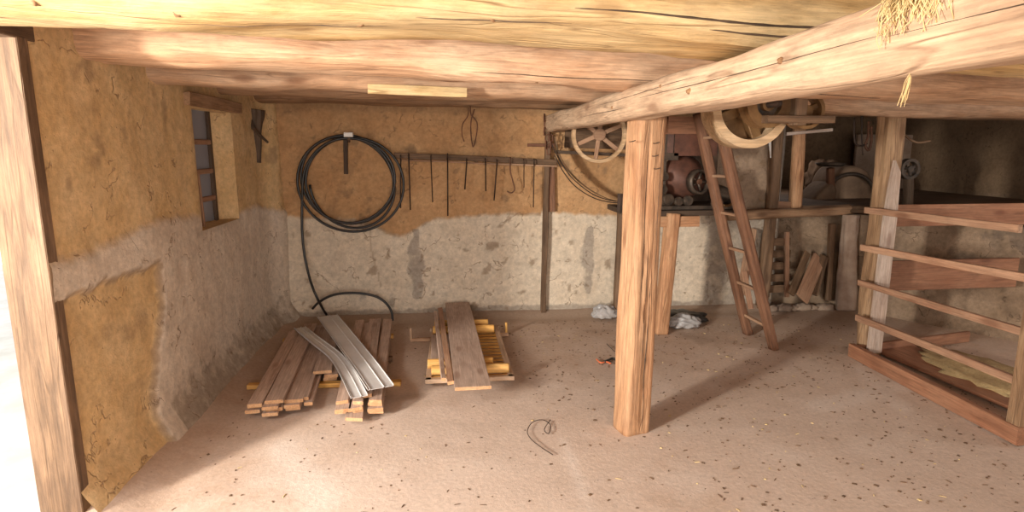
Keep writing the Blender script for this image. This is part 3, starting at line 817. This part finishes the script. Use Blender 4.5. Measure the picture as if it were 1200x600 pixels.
RP = [
 (-.655, 3.44, -.78, 5.12, 0, .075, 'bottom plank on the left of the right pile'),
 (-.625, 3.42, -.76, 5.14, 1, .10, 'plank just above the bottom on the left of the right pile'),
 (-.63, 3.36, -.77, 5.12, 2, .09, 'third layer plank on the left of the right pile'),
 (-.645, 3.43, -.78, 5.15, 3, .07, 'top plank on the left edge of the right pile'),
 (-.565, 3.33, -.70, 5.14, 0, .10, 'lowest plank jutting farthest forward in the right pile'),
 (-.55, 3.40, -.68, 5.13, 1, .06, 'narrow plank in the middle column of the right pile'),
 (-.56, 3.37, -.69, 5.15, 2, .08, 'plank of the middle column under the metal strips'),
 (-.55, 3.41, -.67, 5.17, 3, .06, 'narrow plank on top at the middle of the right pile'),
 (-.45, 3.42, -.56, 5.14, 0, .09, 'bottom plank on the right edge of the right pile'),
 (-.45, 3.40, -.55, 5.12, 1, .09, 'second plank up on the right edge of the right pile'),
 (-.455, 3.43, -.56, 5.15, 2, .085, 'third plank up on the right edge of the right pile'),
 (-.45, 3.42, -.54, 5.15, 3, .075, 'top plank on the right edge of the right pile'),
 (-.50, 3.46, -.62, 5.1, 4, .05, 'loose narrow plank lying above the right pile beneath the metal strips'),
]
for (ax, ay, bx, by, L, w, lab) in RP: plank((ax, ay), (bx, by), ZL[L], w, lab, GR, T, cut=random.uniform(-.3, .3))

def metal_strip(name, path, widths, lab):
    """folded sheet-metal strip: raised edges on both sides, swept along a path"""
    pts = spline(path, 6); n = len(pts); verts, faces = [], []
    for i, p in enumerate(pts):
        t = pts[min(i + 1, n - 1)] - pts[max(i - 1, 0)]; s = t.cross(V((0, 0, 1))).normalized()
        w = widths[0] + (widths[1] - widths[0]) * i / (n - 1)
        prof = [(-.5, .010), (-.49, 0), (-.16, 0), (-.13, .008), (-.10, 0), (.38, 0), (.40, .008), (.43, 0), (.49, 0), (.5, .012)]
        for (a, h) in prof: verts.append(p + s * (a * w) + V((0, 0, h + .0015)))
        for (a, h) in reversed(prof): verts.append(p + s * (a * w) + V((0, 0, h - .0005)))
    k = 20
    for i in range(n - 1):
        for j in range(k):
            a = i * k + j; b2 = i * k + (j + 1) % k
            faces.append((a, b2, b2 + k, a + k))
    for base in (0, (n - 1) * k):
        for j in range(9): faces.append((base + j, base + j + 1, base + 18 - j, base + 19 - j))
    verts, mt = centred(verts)
    return tag(link(name, verts, faces, M['zinc'], mt), lab, 'metal strip', 'metal strips on the lumber piles')
metal_strip('metal_strip', [(-1.06, 5.16, .16), (-.83, 4.55, .172), (-.60, 3.95, .176), (-.42, 3.46, .176)], (.17, .16),
            'broad grey metal strip laid slantwise over the right lumber pile')
metal_strip('metal_strip', [(-1.24, 4.93, .128), (-1.02, 4.50, .15), (-.80, 4.10, .158), (-.66, 3.75, .156), (-.54, 3.40, .15)], (.09, .10),
            'narrow grey metal strip slanting from the left pile onto the right pile')

# shutter, poles and boards
shx0, shx1, shy0, shy1 = -.17, .43, 3.83, 5.0
sh = thing('louvred_shutter', 'pale slatted wooden shutter lying flat under yellow poles', 'shutter', (.13, 4.4, 0))
for x in (shx0 + .02, shx1 - .02): board('side_rail', (x, shy0, .055), (x + (-.01 if x > 0 else .015), shy1, .055), .04, .03, M['shutter'], sh)
for y in (shy0 + .018, shy1): board('end_rail', (shx0, y, .055), (shx1, y, .055), .04, .03, M['shutter'], sh)
ns = 15
for k in range(ns):
    y = shy0 + .07 + (shy1 - shy0 - .13) * k / (ns - 1)
    board('slat', (shx0 + .04, y, .055), (shx1 - .04, y, .055), .034, .006, M['yellow'], sh, roll=math.radians(6), bev=.001, seg=1)
for (x, y) in ((shx0 + .04, 3.95), (shx1 - .05, 3.95), (shx0 + .04, 4.85), (shx1 - .05, 4.85)):
    box('foot_block', (x - .02, y - .03, 0), (x + .02, y + .03, .04), M['old'], sh)
for (y, lab, x0_, x1_) in ((3.90, 'yellow round pole nearest the front on the slatted shutter', -.13, .40),
                 (4.03, 'yellow round pole second from the front on the slatted shutter', -.16, .30),
                 (4.82, 'yellow round pole second from the back on the slatted shutter', -.14, .37),
                 (4.99, 'yellow round pole at the back end of the slatted shutter', -.13, .33)):
    o = tube('round_pole', [(x0_, y + .01, .104), (x0_ + .008, y + .01, .104), (x1_ - .012, y, .104), (x1_, y, .104)], .033, M['yellow'], ring=16, smooth_pts=False,
             rf=lambda t: 1.)
    tag(o, lab, 'pole', 'yellow poles on the shutter')
tag(board('wide_board', (.075, 5.50, .150), (.135, 3.46, .150), .225, .022, M['plank'], end=M['plank_end'], bev=.002), 'wide brown board laid lengthwise over the yellow poles', 'board')
tag(board('narrow_strip', (-.085, 5.33, .150), (.0, 3.56, .150), .042, .022, M['slat'], end=M['plank_end'], roll=.15), 'narrow light strip beside the wide board, on its right', 'strip', 'narrow strips beside the wide board')['label'] = 'pale narrow strip lying closest to the wide board on the poles'
tag(board('narrow_strip', (-.125, 5.22, .150), (-.045, 3.62, .150), .03, .022, M['plank'], end=M['plank_end'], roll=-.1), 'brown narrow strip outermost from the wide board on the poles', 'strip', 'narrow strips beside the wide board')
tag(board('short_board', (-.08, 4.75, .083), (-.07, 4.10, .083), .14, .016, M['plank'], end=M['plank_end']), 'short pinkish board lying on the shutter slats between the poles', 'board')
ck = thing('wooden_cradle', 'low wooden crosspiece under the shutter with two upright pegs', 'crosspiece', (.09, 4.87, 0))
board('crossbar', (-.33, 4.86, .014), (.50, 4.93, .014), .03, .026, M['beam_pink'], ck)
board('upright', (-.325, 4.86, .02), (-.325, 4.87, .115), .018, .024, M['beam_pink'], ck, up=(0, 1, 0))
board('upright', (.485, 4.95, .02), (.485, 4.95, .115), .018, .02, M['yellow'], ck, up=(0, 1, 0))

# ------------------------------------------------------------------ bags, cords and litter
def crumple(name, c, r, m, seed, amp=.45): return blob(name, c, r, m, amp=amp, sub=22, freq=2.6, seed=seed)
tag(crumple('plastic_bag', (1.47, 5.36, .01), (.11, .06, .07), M['bagp'], 3), 'crumpled clear plastic bag against the back wall left of the post', 'bag')
tag(crumple('plastic_bag', (2.1, 5.0, .01), (.13, .08, .07), M['bagp'], 9), 'crumpled shiny plastic bag on the floor beside the bench leg', 'bag')
tag(crumple('bench_shade_mound', (2.12, 5.2, .0), (.28, .13, .06), M['blackp'], 17, .3), 'dark mound standing in for the shade under the bench behind the shiny bag', 'mound')  # dark form added where the bench leg and bag cast their shadow
tag(tube('cord', [GZ(x, y, .012) for x, y in ((699, 421), (704, 425), (710, 424), (716, 426))], .006, M['orange'], ring=6), 'short orange cord on the floor just left of the thick post', 'cord')
tag(tube('cable_end', [GZ(x, y, .014) for x, y in ((708, 424), (713, 422), (718, 420), (722, 422))], .010, M['blackp'], ring=6), 'black cable end lying by the orange cord at the post', 'cable')
tag(tube('thin_wire', [GZ(x, y, .012) for x, y in ((648, 533), (634, 524), (622, 514), (618, 505), (624, 495), (636, 492), (645, 498), (643, 508), (638, 503), (645, 492))], .0025, M['iron'], ring=5), 'thin curled wire on the floor in the middle foreground', 'wire')
tag(tube('thin_wire', [GZ(x, y, .01) for x, y in ((711, 403), (716, 408), (721, 412), (728, 411))], .003, M['iron'], ring=5), 'short bent wire on the floor behind the thick post', 'wire')

# litter: chips, straw and pebbles over the floor (nobody could count them)
rnd = random.Random(5)
vv, ff, fm = [], [], []
for i in range(3400):
    x, y = rnd.uniform(-1.35, 4.2), rnd.uniform(1.3, 5.35)
    if y > 5.45 - max(0, x - 3) * .9: continue
    if rnd.random() > .35 + .65 * (x > 1.2 or y > 3.5): continue
    if -1.4 < x < .5 and 3.4 < y < 5.3 and rnd.random() < .8: continue
    z = .012 * fbm(x * 1.1, y * 1.1, 3) - .003
    L = rnd.choice((.004, .005, .006, .008, .014)) * rnd.uniform(.6, 1.3); w = L * rnd.uniform(.3, .9) if L < .012 else .002
    h = min(L, .005) * rnd.uniform(.4, 1)
    a = rnd.uniform(0, P); c, s = math.cos(a), math.sin(a); o = len(vv)
    for (dx, dy, dz) in ((-L, -w, 0), (L, -w * .7, 0), (L * .8, w, 0), (-L * .9, w * .8, 0), (-L * .6, -w * .5, h), (L * .6, -w * .4, h), (L * .5, w * .5, h), (-L * .6, w * .5, h)):
        vv.append(V((x + dx * c - dy * s, y + dx * s + dy * c, z + dz)))
    ff += [tuple(o + q for q in f_) for f_ in ((4, 5, 6, 7), (0, 1, 5, 4), (1, 2, 6, 5), (2, 3, 7, 6), (3, 0, 4, 7))]
    k = 0 if rnd.random() < .9 else 1
    fm += [k] * 5
o = link('floor_litter', vv, ff, None, None, None, False, [M['old'], M['straw']], fm)
tag(o, 'small wood chips, straw bits and crumbs strewn over the floor', 'litter', None, 'stuff')

# ------------------------------------------------------------------ bench and machines at the back
bn = thing('workbench', 'rough timber bench against the back wall carrying the rusty machine', 'bench', (2.0, 5.1, 0))
box('bench_top', (1.50, 4.86, 1.03), (2.55, 5.5, 1.075), M['dark'], bn)
board('apron', (1.72, 4.86, .985), (2.12, 4.85, .985), .05, .09, M['post'], bn)
log('leg', GZ(776, 392, .0) + V((0, .04, 0)), GY(789, 250, 4.86), .058, .05, M['post'], bn, sq=6, amp=.006, up=(0, 1, 0), ring=32)
log('leg', (1.62, 5.42, 0), (1.62, 5.42, 1.03), .045, .045, M['old'], bn, sq=6, amp=.004, up=(0, 1, 0))

mc = thing('threshing_machine', 'rusty red machine with a round drum on the bench behind the ladder', 'machine', (2.05, 5.15, 1.08))
cM = GY(800, 208, 5.12)
blob('drum_housing', cM + V((-.01, 0, -.19)), (.20, .17, .19), M['redpaint'], mc, amp=.08, flat=False, freq=1.2)
lathe('drum_ring', [(-.03, .085), (-.03, .105), (.04, .108), (.04, .085)], M['grime'], GY(818, 213, 4.92), (.35, -1, .05), 32, mc, True, closed=True)
lathe('drum_face', [(0, .0), (0, .085), (-.01, .09)], M['redpaint'], GY(818, 213, 4.93), (.35, -1, .05), 32, mc)
for k in range(5):
    a = 2 * P * k / 5; c = GY(818, 213, 4.905)
    tube('spoke', [c, c + V((.08 * math.cos(a), -.0, .08 * math.sin(a)))], .012, M['grime'], mc, n=1, smooth_pts=False)
lathe('hub', [(-.02, 0), (-.02, .025), (.03, .022), (.03, 0)], M['rust'], GY(818, 213, 4.91), (.35, -1, .05), 16, mc)
box('hopper', GY(786, 182, 5.35), GY(826, 152, 5.0) + V((0, -.02, 0)), M['redpaint'], mc)
box('back_panel', GY(788, 243, 5.42), GY(842, 150, 5.45), M['dark'], mc)
box('crossbar', GY(778, 153, 5.0), GY(836, 141, 4.9), M['redwood'], mc)
box('frame_upright', GY(790, 200, 5.1), GY(794, 150, 5.05), M['grime'], mc)
box('frame_upright', GY(776, 240, 5.05), GY(781, 150, 5.0), M['grime'], mc)
box('frame_rail', GY(772, 186, 5.02), GY(795, 181, 4.98), M['grime'], mc)
box('bed_plate', (1.62, 4.92, 1.076), (2.5, 5.35, 1.11), M['grime'], mc)
log('gear_case', GY(836, 226, 5.15), GY(860, 234, 5.15), .09, .07, M['grime'], mc, sq=2.2, amp=.02)
for (x, y, r) in ((783, 234, .045), (795, 236, .035), (806, 235, .04), (776, 222, .04), (778, 207, .035), (840, 238, .05)):
    c = GY(x, y, 4.93); lathe('gear', [(-.02, 0), (-.02, r), (-.01, r * 1.12), (.01, r * 1.12), (.02, r), (.02, 0)], M['grime'], c, (.2, -1, .1), 18, mc)
tube('crank', [GY(842, 240, 4.9), GY(852, 241, 4.85), GY(858, 239, 4.8)], .012, M['brass'], mc)

def pulley(name, lab, c, R, wd, rim_m, sp_m, ns_=5, rt=.03, grp=None, hub=.05, ax=(0, 1, 0), spw=.03):
    o = thing(name, lab, 'pulley', c, grp)
    h = wd / 2
    lathe('rim', [(-h, R - rt), (-h, R * .995), (0, R), (h, R * .995), (h, R - rt), (0, R - rt - .004)], rim_m, c, ax, 56, o, False, closed=True)
    lathe('hub', [(-h, .0), (-h, hub), (h, hub), (h, 0)], sp_m, c, ax, 24, o)
    a3 = V(ax).normalized(); s1 = a3.cross(V((0, 0, 1))).normalized(); s2 = s1.cross(a3)
    for k in range(ns_):
        a = 2 * P * k / ns_ + .4; d = s1 * math.cos(a) + s2 * math.sin(a)
        board('spoke', V(c) + d * hub * .8, V(c) + d * (R - rt * .7), spw, wd * .35, sp_m, o, up=ax, bev=.004, seg=2)
    return o
# big wooden belt pulley hanging on a shaft, right of the girder
cP = V((1.74, 3.42, 1.83))
pulley('belt_pulley', 'large pale rimmed wooden belt pulley hanging right of the ladder top', cP, .235, .17, M['rimwood'], M['brass'], 4, .05, 'belt pulleys on the overhead shaft', .07, spw=.06)
o = thing('belt_pulley', 'small dark belt pulley on the overhead shaft in front of the large one', 'pulley', (1.74, 3.18, 1.82), 'belt pulleys on the overhead shaft')
lathe('rim', [(-.05, .07), (-.05, .125), (-.02, .115), (.02, .115), (.05, .125), (.05, .07)], M['brass'], (1.74, 3.2, 1.83), (0, 1, 0), 40, o, False, closed=True)
lathe('web', [(-.01, .0), (-.01, .08), (.01, .08), (.01, 0)], M['grime'], (1.74, 3.2, 1.83), (0, 1, 0), 30, o)
lathe('hub', [(-.045, .0), (-.045, .035), (.06, .035), (.06, 0)], M['brass'], (1.74, 3.2, 1.83), (0, 1, 0), 20, o)
shf = thing('drive_shaft', 'dark overhead iron drive shaft with its wooden hanger blocks', 'shaft', (1.75, 3.4, 1.83))
tube('shaft', [(1.74, 3.06, 1.83), (1.74, 3.9, 1.83)], .02, M['iron'], shf, n=1, smooth_pts=False, ring=14)
box('bearing', (1.66, 3.28, 1.78), (1.82, 3.33, 1.87), M['grime'], shf)
box('hanger', (1.86, 3.1, 1.72), (1.93, 3.16, 2.02), M['old'], shf)
box('hanger_foot', (1.70, 3.08, 1.73), (2.08, 3.16, 1.77), M['old'], shf)
pc = V((1.98, 3.22, 1.80))
pulley('belt_pulley', 'brown spoked belt pulley right of the small dark one under the beams', pc, .10, .09, M['brass'], M['brass'], 4, .02, 'belt pulleys on the overhead shaft', .03)

lathe('web', [(-.01, .0), (-.01, .20), (.01, .20), (.01, 0)], M['brass'], cP + V((0, .04, 0)), (0, 1, 0), 40, bpy.data.objects['belt_pulley'])
# thin-rimmed wheel and belt behind the post
cW = GY(702, 158, 5.05)
pulley('spoked_wheel', 'thin rimmed wooden wheel hanging left of the thick post', cW, .235, .05, M['rimwood'], M['rung'], 6, .028, None, .05, spw=.035)
def ribbon(name, path, w, m, lab, cat, wdir=(0, 1, 0)):
    pts = spline(path, 8); n = len(pts); verts, faces = [], []
    for i, p in enumerate(pts):
        t = (pts[min(i + 1, n - 1)] - pts[max(i - 1, 0)]).normalized(); s = V(wdir); u = t.cross(s).normalized() * .003
        verts += [p - s * w / 2 - u, p + s * w / 2 - u, p + s * w / 2 + u, p - s * w / 2 + u]
    for i in range(n - 1):
        for j in range(4):
            a = i * 4 + j; b2 = i * 4 + (j + 1) % 4; faces.append((a, b2, b2 + 4, a + 4))
    faces += [(3, 2, 1, 0), tuple((n - 1) * 4 + j for j in range(4))]
    verts, mt = centred(verts); return tag(link(name, verts, faces, m, mt, None, True), lab, cat)
ribbon('drive_belt', [GY(x, y, 5.35) for x, y in ((650, 160), (655, 182), (668, 202), (688, 220), (710, 232), (732, 238))], .1, M['belt'], 'wide brown leather drive belt sagging behind the thick post', 'belt')
tag(tube('belt_wire', [GY(x, y, 5.25) for x, y in ((647, 170), (656, 188), (670, 208), (692, 226), (712, 234), (732, 237))], .005, M['iron'], ring=6), 'dark wire sagging just above the lower wire behind the post', 'wire')
tag(tube('belt_wire', [GY(x, y, 5.22) for x, y in ((650, 182), (660, 201), (675, 219), (696, 232), (716, 237), (732, 238))], .005, M['iron'], ring=6), 'lowest dark wire sagging from the girder end to the bench', 'wire')
tag(board('dark_board', GY(662, 160, 5.5), GY(745, 163, 5.5), .02, .20, M['old'], rough=.004), 'old brown board on the back wall behind the thin rimmed wheel', 'board')
tag(board('wheel_bracket', GY(652, 178, 5.3), GY(742, 182, 5.3), .05, .03, M['dark']), 'dark horizontal bar behind the thin rimmed wheel', 'bar')
tag(box('bench_block', GY(727, 248, 5.1), GY(738, 228, 5.0), M['iron']), 'black iron bracket at the bench end half hidden by the post', 'bracket')

# ------------------------------------------------------------------ ladder
ld = thing('ladder', 'dark reddish wooden ladder leaning by the bench', 'ladder', (2.5, 4.55, 0))
fL, tL = V((2.59, 4.76, 0)), V((1.96, 4.62, 1.86))
fR, tR = V((2.60, 4.37, 0)), V((1.99, 4.34, 1.87))
for (a, b_) in ((fL, tL), (fR, tR)):
    log('stile', a, b_, .036, .045, M['ladder'], ld, sq=4, amp=.006, ring=24, seg=40, up=(0, 1, 0))
for t in (.1, .26, .42, .58, .74, .9):
    a, b_ = fL.lerp(tL, t), fR.lerp(tR, t)
    d = (b_ - a).normalized() * .03
    board('rung', a - d, b_ + d, .035, .022, M['rung'], ld, rough=.003)

# ------------------------------------------------------------------ manger rack on the right
mp_ = thing('manger_post', 'weathered square post at the left end of the slatted hay rack', 'post', (3.25, 4.18, 0))
log('post_shaft', (3.275, 4.17, 0), (3.28, 4.2, 1.93), .07, .07, M['oldpost'], mp_, sq=6, amp=.012, seg=50, ring=36, up=(0, 1, 0), seed=91)
# whitewashed pointed stake
def stake(name, pts2, y, th, m, lab, cat):
    f0 = [GY(x, yy_, y) for x, yy_ in pts2]; n = len(f0)
    v = f0 + [p + V((.0, th, 0)) for p in f0]
    faces = [tuple(range(n)), tuple(reversed(range(n, 2 * n)))] + [(i, i + n, (i + 1) % n + n, (i + 1) % n) for i in range(n)]
    v, mt = centred(v); return tag(link(name, v, faces, m, mt), lab, cat)
stake('limed_stake', [(1050, 188), (1056, 202), (1051, 260), (1042, 340), (1033, 413), (1018, 414), (1027, 340), (1037, 260), (1044, 215)], 4.04, .03, M['limed_v'], 'pale limewashed pointed board fixed up the front of the rack post', 'board')
rk = thing('hay_rack', 'slatted wooden hay rack with reddish base boards beside the right post', 'rack', (3.12, 3.4, 0))
for (a, b_) in (((1015, 246), (1080, 254)), ((1010, 290), (1080, 303)), ((1007, 331), (1080, 353)), ((1004, 372), (1080, 402))):
    p, q = GX(*a, 3.08), GX(*b_, 3.08); d = (q - p)
    board('rail', p, p + d * 2.3, .03, .045, M['slat'], rk, rough=.004)
p, q = GX(1004, 424, 3.09), GX(1080, 458, 3.07); d = q - p
p = V((3.1, 4.13, .055)); q = V((3.07, 2.7, .055))
board('base_board', p, q, .045, .105, M['redwood'], rk, rough=.005)
board('end_board', (3.1, 4.1, .05), (4.3, 4.35, .05), .03, .09, M['redwood'], rk)
board('inner_board', (3.5, 4.2, .03), (3.6, 2.7, .03), .35, .025, M['redwood'], rk)
board('back_board', (3.32, 4.28, 1.08), (4.6, 4.3, 1.08), .03, .17, M['redwood'], rk)
board('back_board', (3.32, 4.28, .60), (4.6, 4.3, .60), .03, .24, M['redwood'], rk)
hb = blob('hay_bed', (3.72, 3.55, .0), (.24, .5, .06), M['hay'], amp=.4, freq=5, seed=2)
tag(hb, 'low heap of dry hay litter inside the slatted rack', 'hay', None, 'stuff')
for yv in (2.75,):
    board('rail_post', (3.1, yv, 0), (3.1, yv, 1.9), .08, .08, M['oldpost'], rk, up=(0, 1, 0))

# ------------------------------------------------------------------ raised platform and what stands on and under it
pf = thing('raised_platform', 'dark plank platform resting on the low wall at the back right', 'platform', (4.2, 6.2, .98))
log('edge_beam', (2.62, 5.38, .965), (3.98, 5.52, 1.0), .05, .045, M['beam_brown'], pf, sq=4, amp=.01)
log('edge_beam', (3.98, 5.52, 1.0), (5.3, 3.75, 1.0), .05, .045, M['old'], pf, sq=4, amp=.01)
v = [(3.32, 5.62, .99), (3.98, 5.58, .99), (5.25, 3.8, .99), (6.4, 3.8, .99), (6.4, 8.2, .99), (3.32, 8.2, .99)]
v = [V(q) for q in v]; vv = v + [q + V((0, 0, .04)) for q in v]
n = 6
vv, mt = centred(vv)
link('deck', vv, [tuple(reversed(range(n))), tuple(range(n, 2 * n))] + [(i, (i + 1) % n, (i + 1) % n + n, i + n) for i in range(n)], M['old'], mt, pf)
cp = GY(898, 345, 5.55)
tag(log('corner_post', (3.13, 5.52, 0), (3.15, 5.52, 1.9), .05, .05, M['old'], sq=5, amp=.01, up=(0, 1, 0)), 'old brown upright post at the right end of the back wall', 'post')
tag(log('platform_post', GY(931, 250, 5.62), GY(938, 140, 5.62), .055, .045, M['post'], sq=5, amp=.006, up=(0, 1, 0)), 'reddish square post standing on the platform edge', 'post')
tag(board('wood_block', GY(898, 241, 5.60), GY(931, 242, 5.64), .06, .095, M['slat']), 'short wooden block lying at the foot of the platform post', 'block')
tag(board('pale_batten', GY(921, 157, 5.54), GY(975, 152, 5.54), .03, .03, M['limed']), 'pale thin batten fixed high above the platform post', 'batten')
tag(board('rag', GY(902, 166, 5.46), GY(903, 185, 5.46), .03, .01, M['white'], up=(0, 1, 0), rough=.01, taper=.5), 'small white rag on the dark corner post', 'rag')

# dusty farm machine on the platform
fmn = thing('chaff_cutter', 'dusty humped farm machine standing on the platform', 'machine', GY(980, 244, 6.4))
def hump(name, outline, y, th, m, par):
    f0 = [GY(a, b_, y) for a, b_ in outline]; f0 = spline(f0 + [f0[0]], 4)[:-1]; n = len(f0); c = sum(f0, V()) / n
    rings = []
    for (s, d) in ((.80, -.03), (.95, -.01), (1.0, .04), (1.0, th - .05), (.95, th), (.8, th + .02)):
        rings.append([c + (p - c) * s + V((0, d, 0)) for p in f0])
    v = [p for r in rings for p in r]; faces = []
    for i in range(len(rings) - 1):
        for j in range(n):
            faces.append((i * n + j, i * n + (j + 1) % n, (i + 1) * n + (j + 1) % n, (i + 1) * n + j))
    faces.append(tuple(reversed(range(n)))); k = (len(rings) - 1) * n; faces.append(tuple(k + j for j in range(n)))
    v, mt = centred(v); return link(name, v, faces, m, mt, par, True)
hump('housing', [(972, 243), (975, 215), (985, 198), (1000, 194), (1016, 200), (1024, 220), (1026, 243)], 6.4, .4, M['tarp'], fmn)
hump('chute', [(948, 243), (952, 234), (966, 218), (976, 214), (980, 228), (966, 243)], 6.3, .3, M['tarp'], fmn)
arcp = [GY(998 + 26 * math.cos(t), 226 - 22 * math.sin(t), 6.33) for t in [P * (.0 + i / 12) for i in range(13)]]
tube('flywheel_guard', arcp, .022, M['grime'], fmn, n=3)
box('bed', GY(945, 250, 6.3), GY(1030, 242, 6.75), M['dark'], fmn)
tag(lathe('pan', [(0, 0), (0, .12), (.035, .16), (.04, .15), (.01, .11), (.01, 0)], M['grime'], GY(973, 195, 6.3), (0, 0, 1), 28, None, True), 'shallow dark pan on a stand behind the farm machine', 'pan')
tag(log('machine_stand', GY(973, 246, 6.35), GY(973, 197, 6.3), .04, .04, M['redwood'], amp=.005), 'reddish upright stand carrying the shallow pan', 'stand')
q = GY(962, 230, 7.3); q.z = 1.03
tag(blob('sack', q, (.22, .15, .26), M['tarp'], amp=.3, seed=4), 'dusty brown bulging sack at the back of the platform', 'sack')
tag(board('wall_panel', GY(1000, 200, 7.9) + V((0, 0, -.3)), GY(1090, 200, 7.9) + V((0, 0, -.3)), .04, 1.6, M['limestone']), 'pale plastered panel behind the hanging hooks at the far right', 'panel')
# hanging iron things
tag(tube('hanging_hook', [GY(x, y, 5.40) for x, y in ((1001, 138), (1001, 160), (1003, 169), (1010, 171), (1016, 168))], .01, M['iron'], ring=7), 'dark iron hook bent into a U hanging above the platform', 'hook')
tag(tube('hanging_rod', [GY(x, y, 5.40) for x, y in ((1010, 134), (1010, 160), (1011, 182))], .010, M['iron'], ring=7, rf=lambda t: 1.2 - .8 * t), 'long pointed iron rod hanging through the U shaped hook', 'rod')
tag(tube('hanging_clevis', [GY(x, y, 5.40) for x, y in ((1018, 142), (1017, 160), (1014, 170), (1018, 176), (1021, 165), (1021, 148))], .012, M['rust'], ring=7), 'rusty closed iron shackle hanging right of the pointed rod', 'shackle')
tag(tube('hanging_rope', [GY(x, y, 4.2) for x, y in ((1057, 155), (1066, 163), (1076, 167), (1090, 165))], .008, M['old'], ring=6), 'dark rope sagging to the right from the hay rack post', 'rope')
pulley('flywheel', 'small dark round wheel on the platform right of the rack post', GY(1065, 198, 5.4) , .10, .06, M['grime'], M['grime'], 4, .03, None, .03)
tag(log('wheel_stand', GY(1064, 243, 5.44), GY(1065, 206, 5.44), .04, .04, M['dark'], amp=.004), 'dark wooden stand holding the small round wheel', 'stand')

# under the platform
cr = thing('slatted_gate', 'old slatted gate leaning on the low wall beside the ladder', 'gate', GZ(908, 352, 0))
for (yA) in (284, 298, 312, 326, 339):
    board('slat', GY(896, yA, 5.55), GY(926, yA - 1, 5.55), .015, .075, M['old'], cr, rough=.003)
board('stile', GY(899, 348, 5.53), GY(900, 272, 5.53), .04, .02, M['old'], cr, up=(0, 1, 0))
board('stile', GY(922, 348, 5.50), GY(922, 272, 5.53), .04, .03, M['slat'], cr, up=(0, 1, 0))
def lean(x0_, y0_, x1_, y1_, w, yA, yB, m, lab, t=.025):
    return tag(board('leaning_board', GY(x0_, y0_, yA), GY(x1_, y1_, yB), w, t, m, up=(0, 1, 0), rough=.004), lab, 'board', 'boards leaning on the low wall')
lean(940, 350, 960, 302, .15, 5.25, 5.5, M['slat'], 'broad brown board leaning diagonally on the low wall')
lean(927, 345, 946, 296, .07, 5.35, 5.55, M['old'], 'narrow board leaning left of the broad brown one')
lean(953, 345, 966, 300, .09, 5.38, 5.50, M['old'], 'dark board leaning behind the broad brown one on its right')
lean(869, 345, 882, 268, .09, 5.25, 5.5, M['rung'], 'tall narrow board leaning on the wall behind the ladder', .02)
lean(880, 362, 872, 318, .05, 5.2, 5.3, M['slat'], 'short board propped crosswise behind the ladder foot', .02)
tag(log('stone_pillar', (3.93, 5.42, 0), (3.95, 5.45, .95), .085, .07, M['limestone'], sq=3, amp=.02, up=(0, 1, 0), taper=.85), 'pale rough pillar under the platform edge, splayed at its base', 'pillar')
tag(log('dark_upright', GY(970, 352, 5.5), GY(975, 262, 5.55), .03, .03, M['old'], sq=4, amp=.004, up=(0, 1, 0)), 'thin brown upright left of the pale pillar', 'upright')
rs = random.Random(3)
for i, (x, y, r, lab) in enumerate([
    (884, 352, .05, 'rubble stone lying closest to the right stile of the ladder'), (897, 351, .06, 'large rubble stone under the left side of the slatted gate'),
    (911, 352, .045, 'middle rubble stone at the foot of the slatted gate'), (923, 354, .055, 'rubble stone under the right stile of the slatted gate'),
    (934, 357, .06, 'rubble stone at the foot of the narrow leaning board'), (947, 359, .045, 'small rubble stone in front of the broad leaning board'),
    (959, 358, .055, 'rubble stone at the foot of the dark leaning board'), (969, 361, .05, 'rubble stone nearest the pale pillar')]):
    c = GZ(x, y + 2, 0); c.y = min(c.y, 5.45)
    tag(blob('rubble_stone', c, (r * 1.3, r, r * .7), M['stone'], amp=.5, sub=8, freq=2, seed=i * 3.1), lab, 'stone', 'rubble along the low wall')

# ------------------------------------------------------------------ hay over the girder
def strands(name, c, n_, L, spread, m, lab, seed, down=(.0, 0, -1), r=.0013, sg=1.):
    rr = random.Random(seed); paths = []
    for i in range(n_):
        a = V(c) + V((rr.uniform(-1, 1) * spread[0], rr.uniform(-1, 1) * spread[1], rr.uniform(-1, 1) * spread[2]))
        d = (V(down) + V((rr.gauss(0, .35) * sg, rr.gauss(0, .35) * sg, rr.gauss(0, .3)))).normalized(); l = L * rr.uniform(.4, 1.1)
        paths.append([a, a + d * l * .5 + V((rr.gauss(0, .01) * sg, rr.gauss(0, .01) * sg, 0)), a + d * l + V((0, 0, -.01))])
    return tag(tubes(name, paths, r, m, n=3, ring=4), lab, 'hay', None, 'stuff')
strands('hay_tuft', (.865, 1.06, 1.885), 560, .06, (.02, .075, .018), M['straw'], 'tuft of dry hay spilling over the girder at the top right', 4, r=.001)
strands('hay_wisp', GX(1037, 32, .85), 16, .035, (.004, .012, .008), M['straw'], 'thin wisp of hay hanging down the girder face under the tuft', 8, r=.0006)
strands('hay_strand', GX(1067, 88, .885), 14, .045, (.002, .002, .006), M['straw'], 'small hay strand dangling below the girder edge at the right', 12, (-.15, .1, -1), r=.0007, sg=.15)
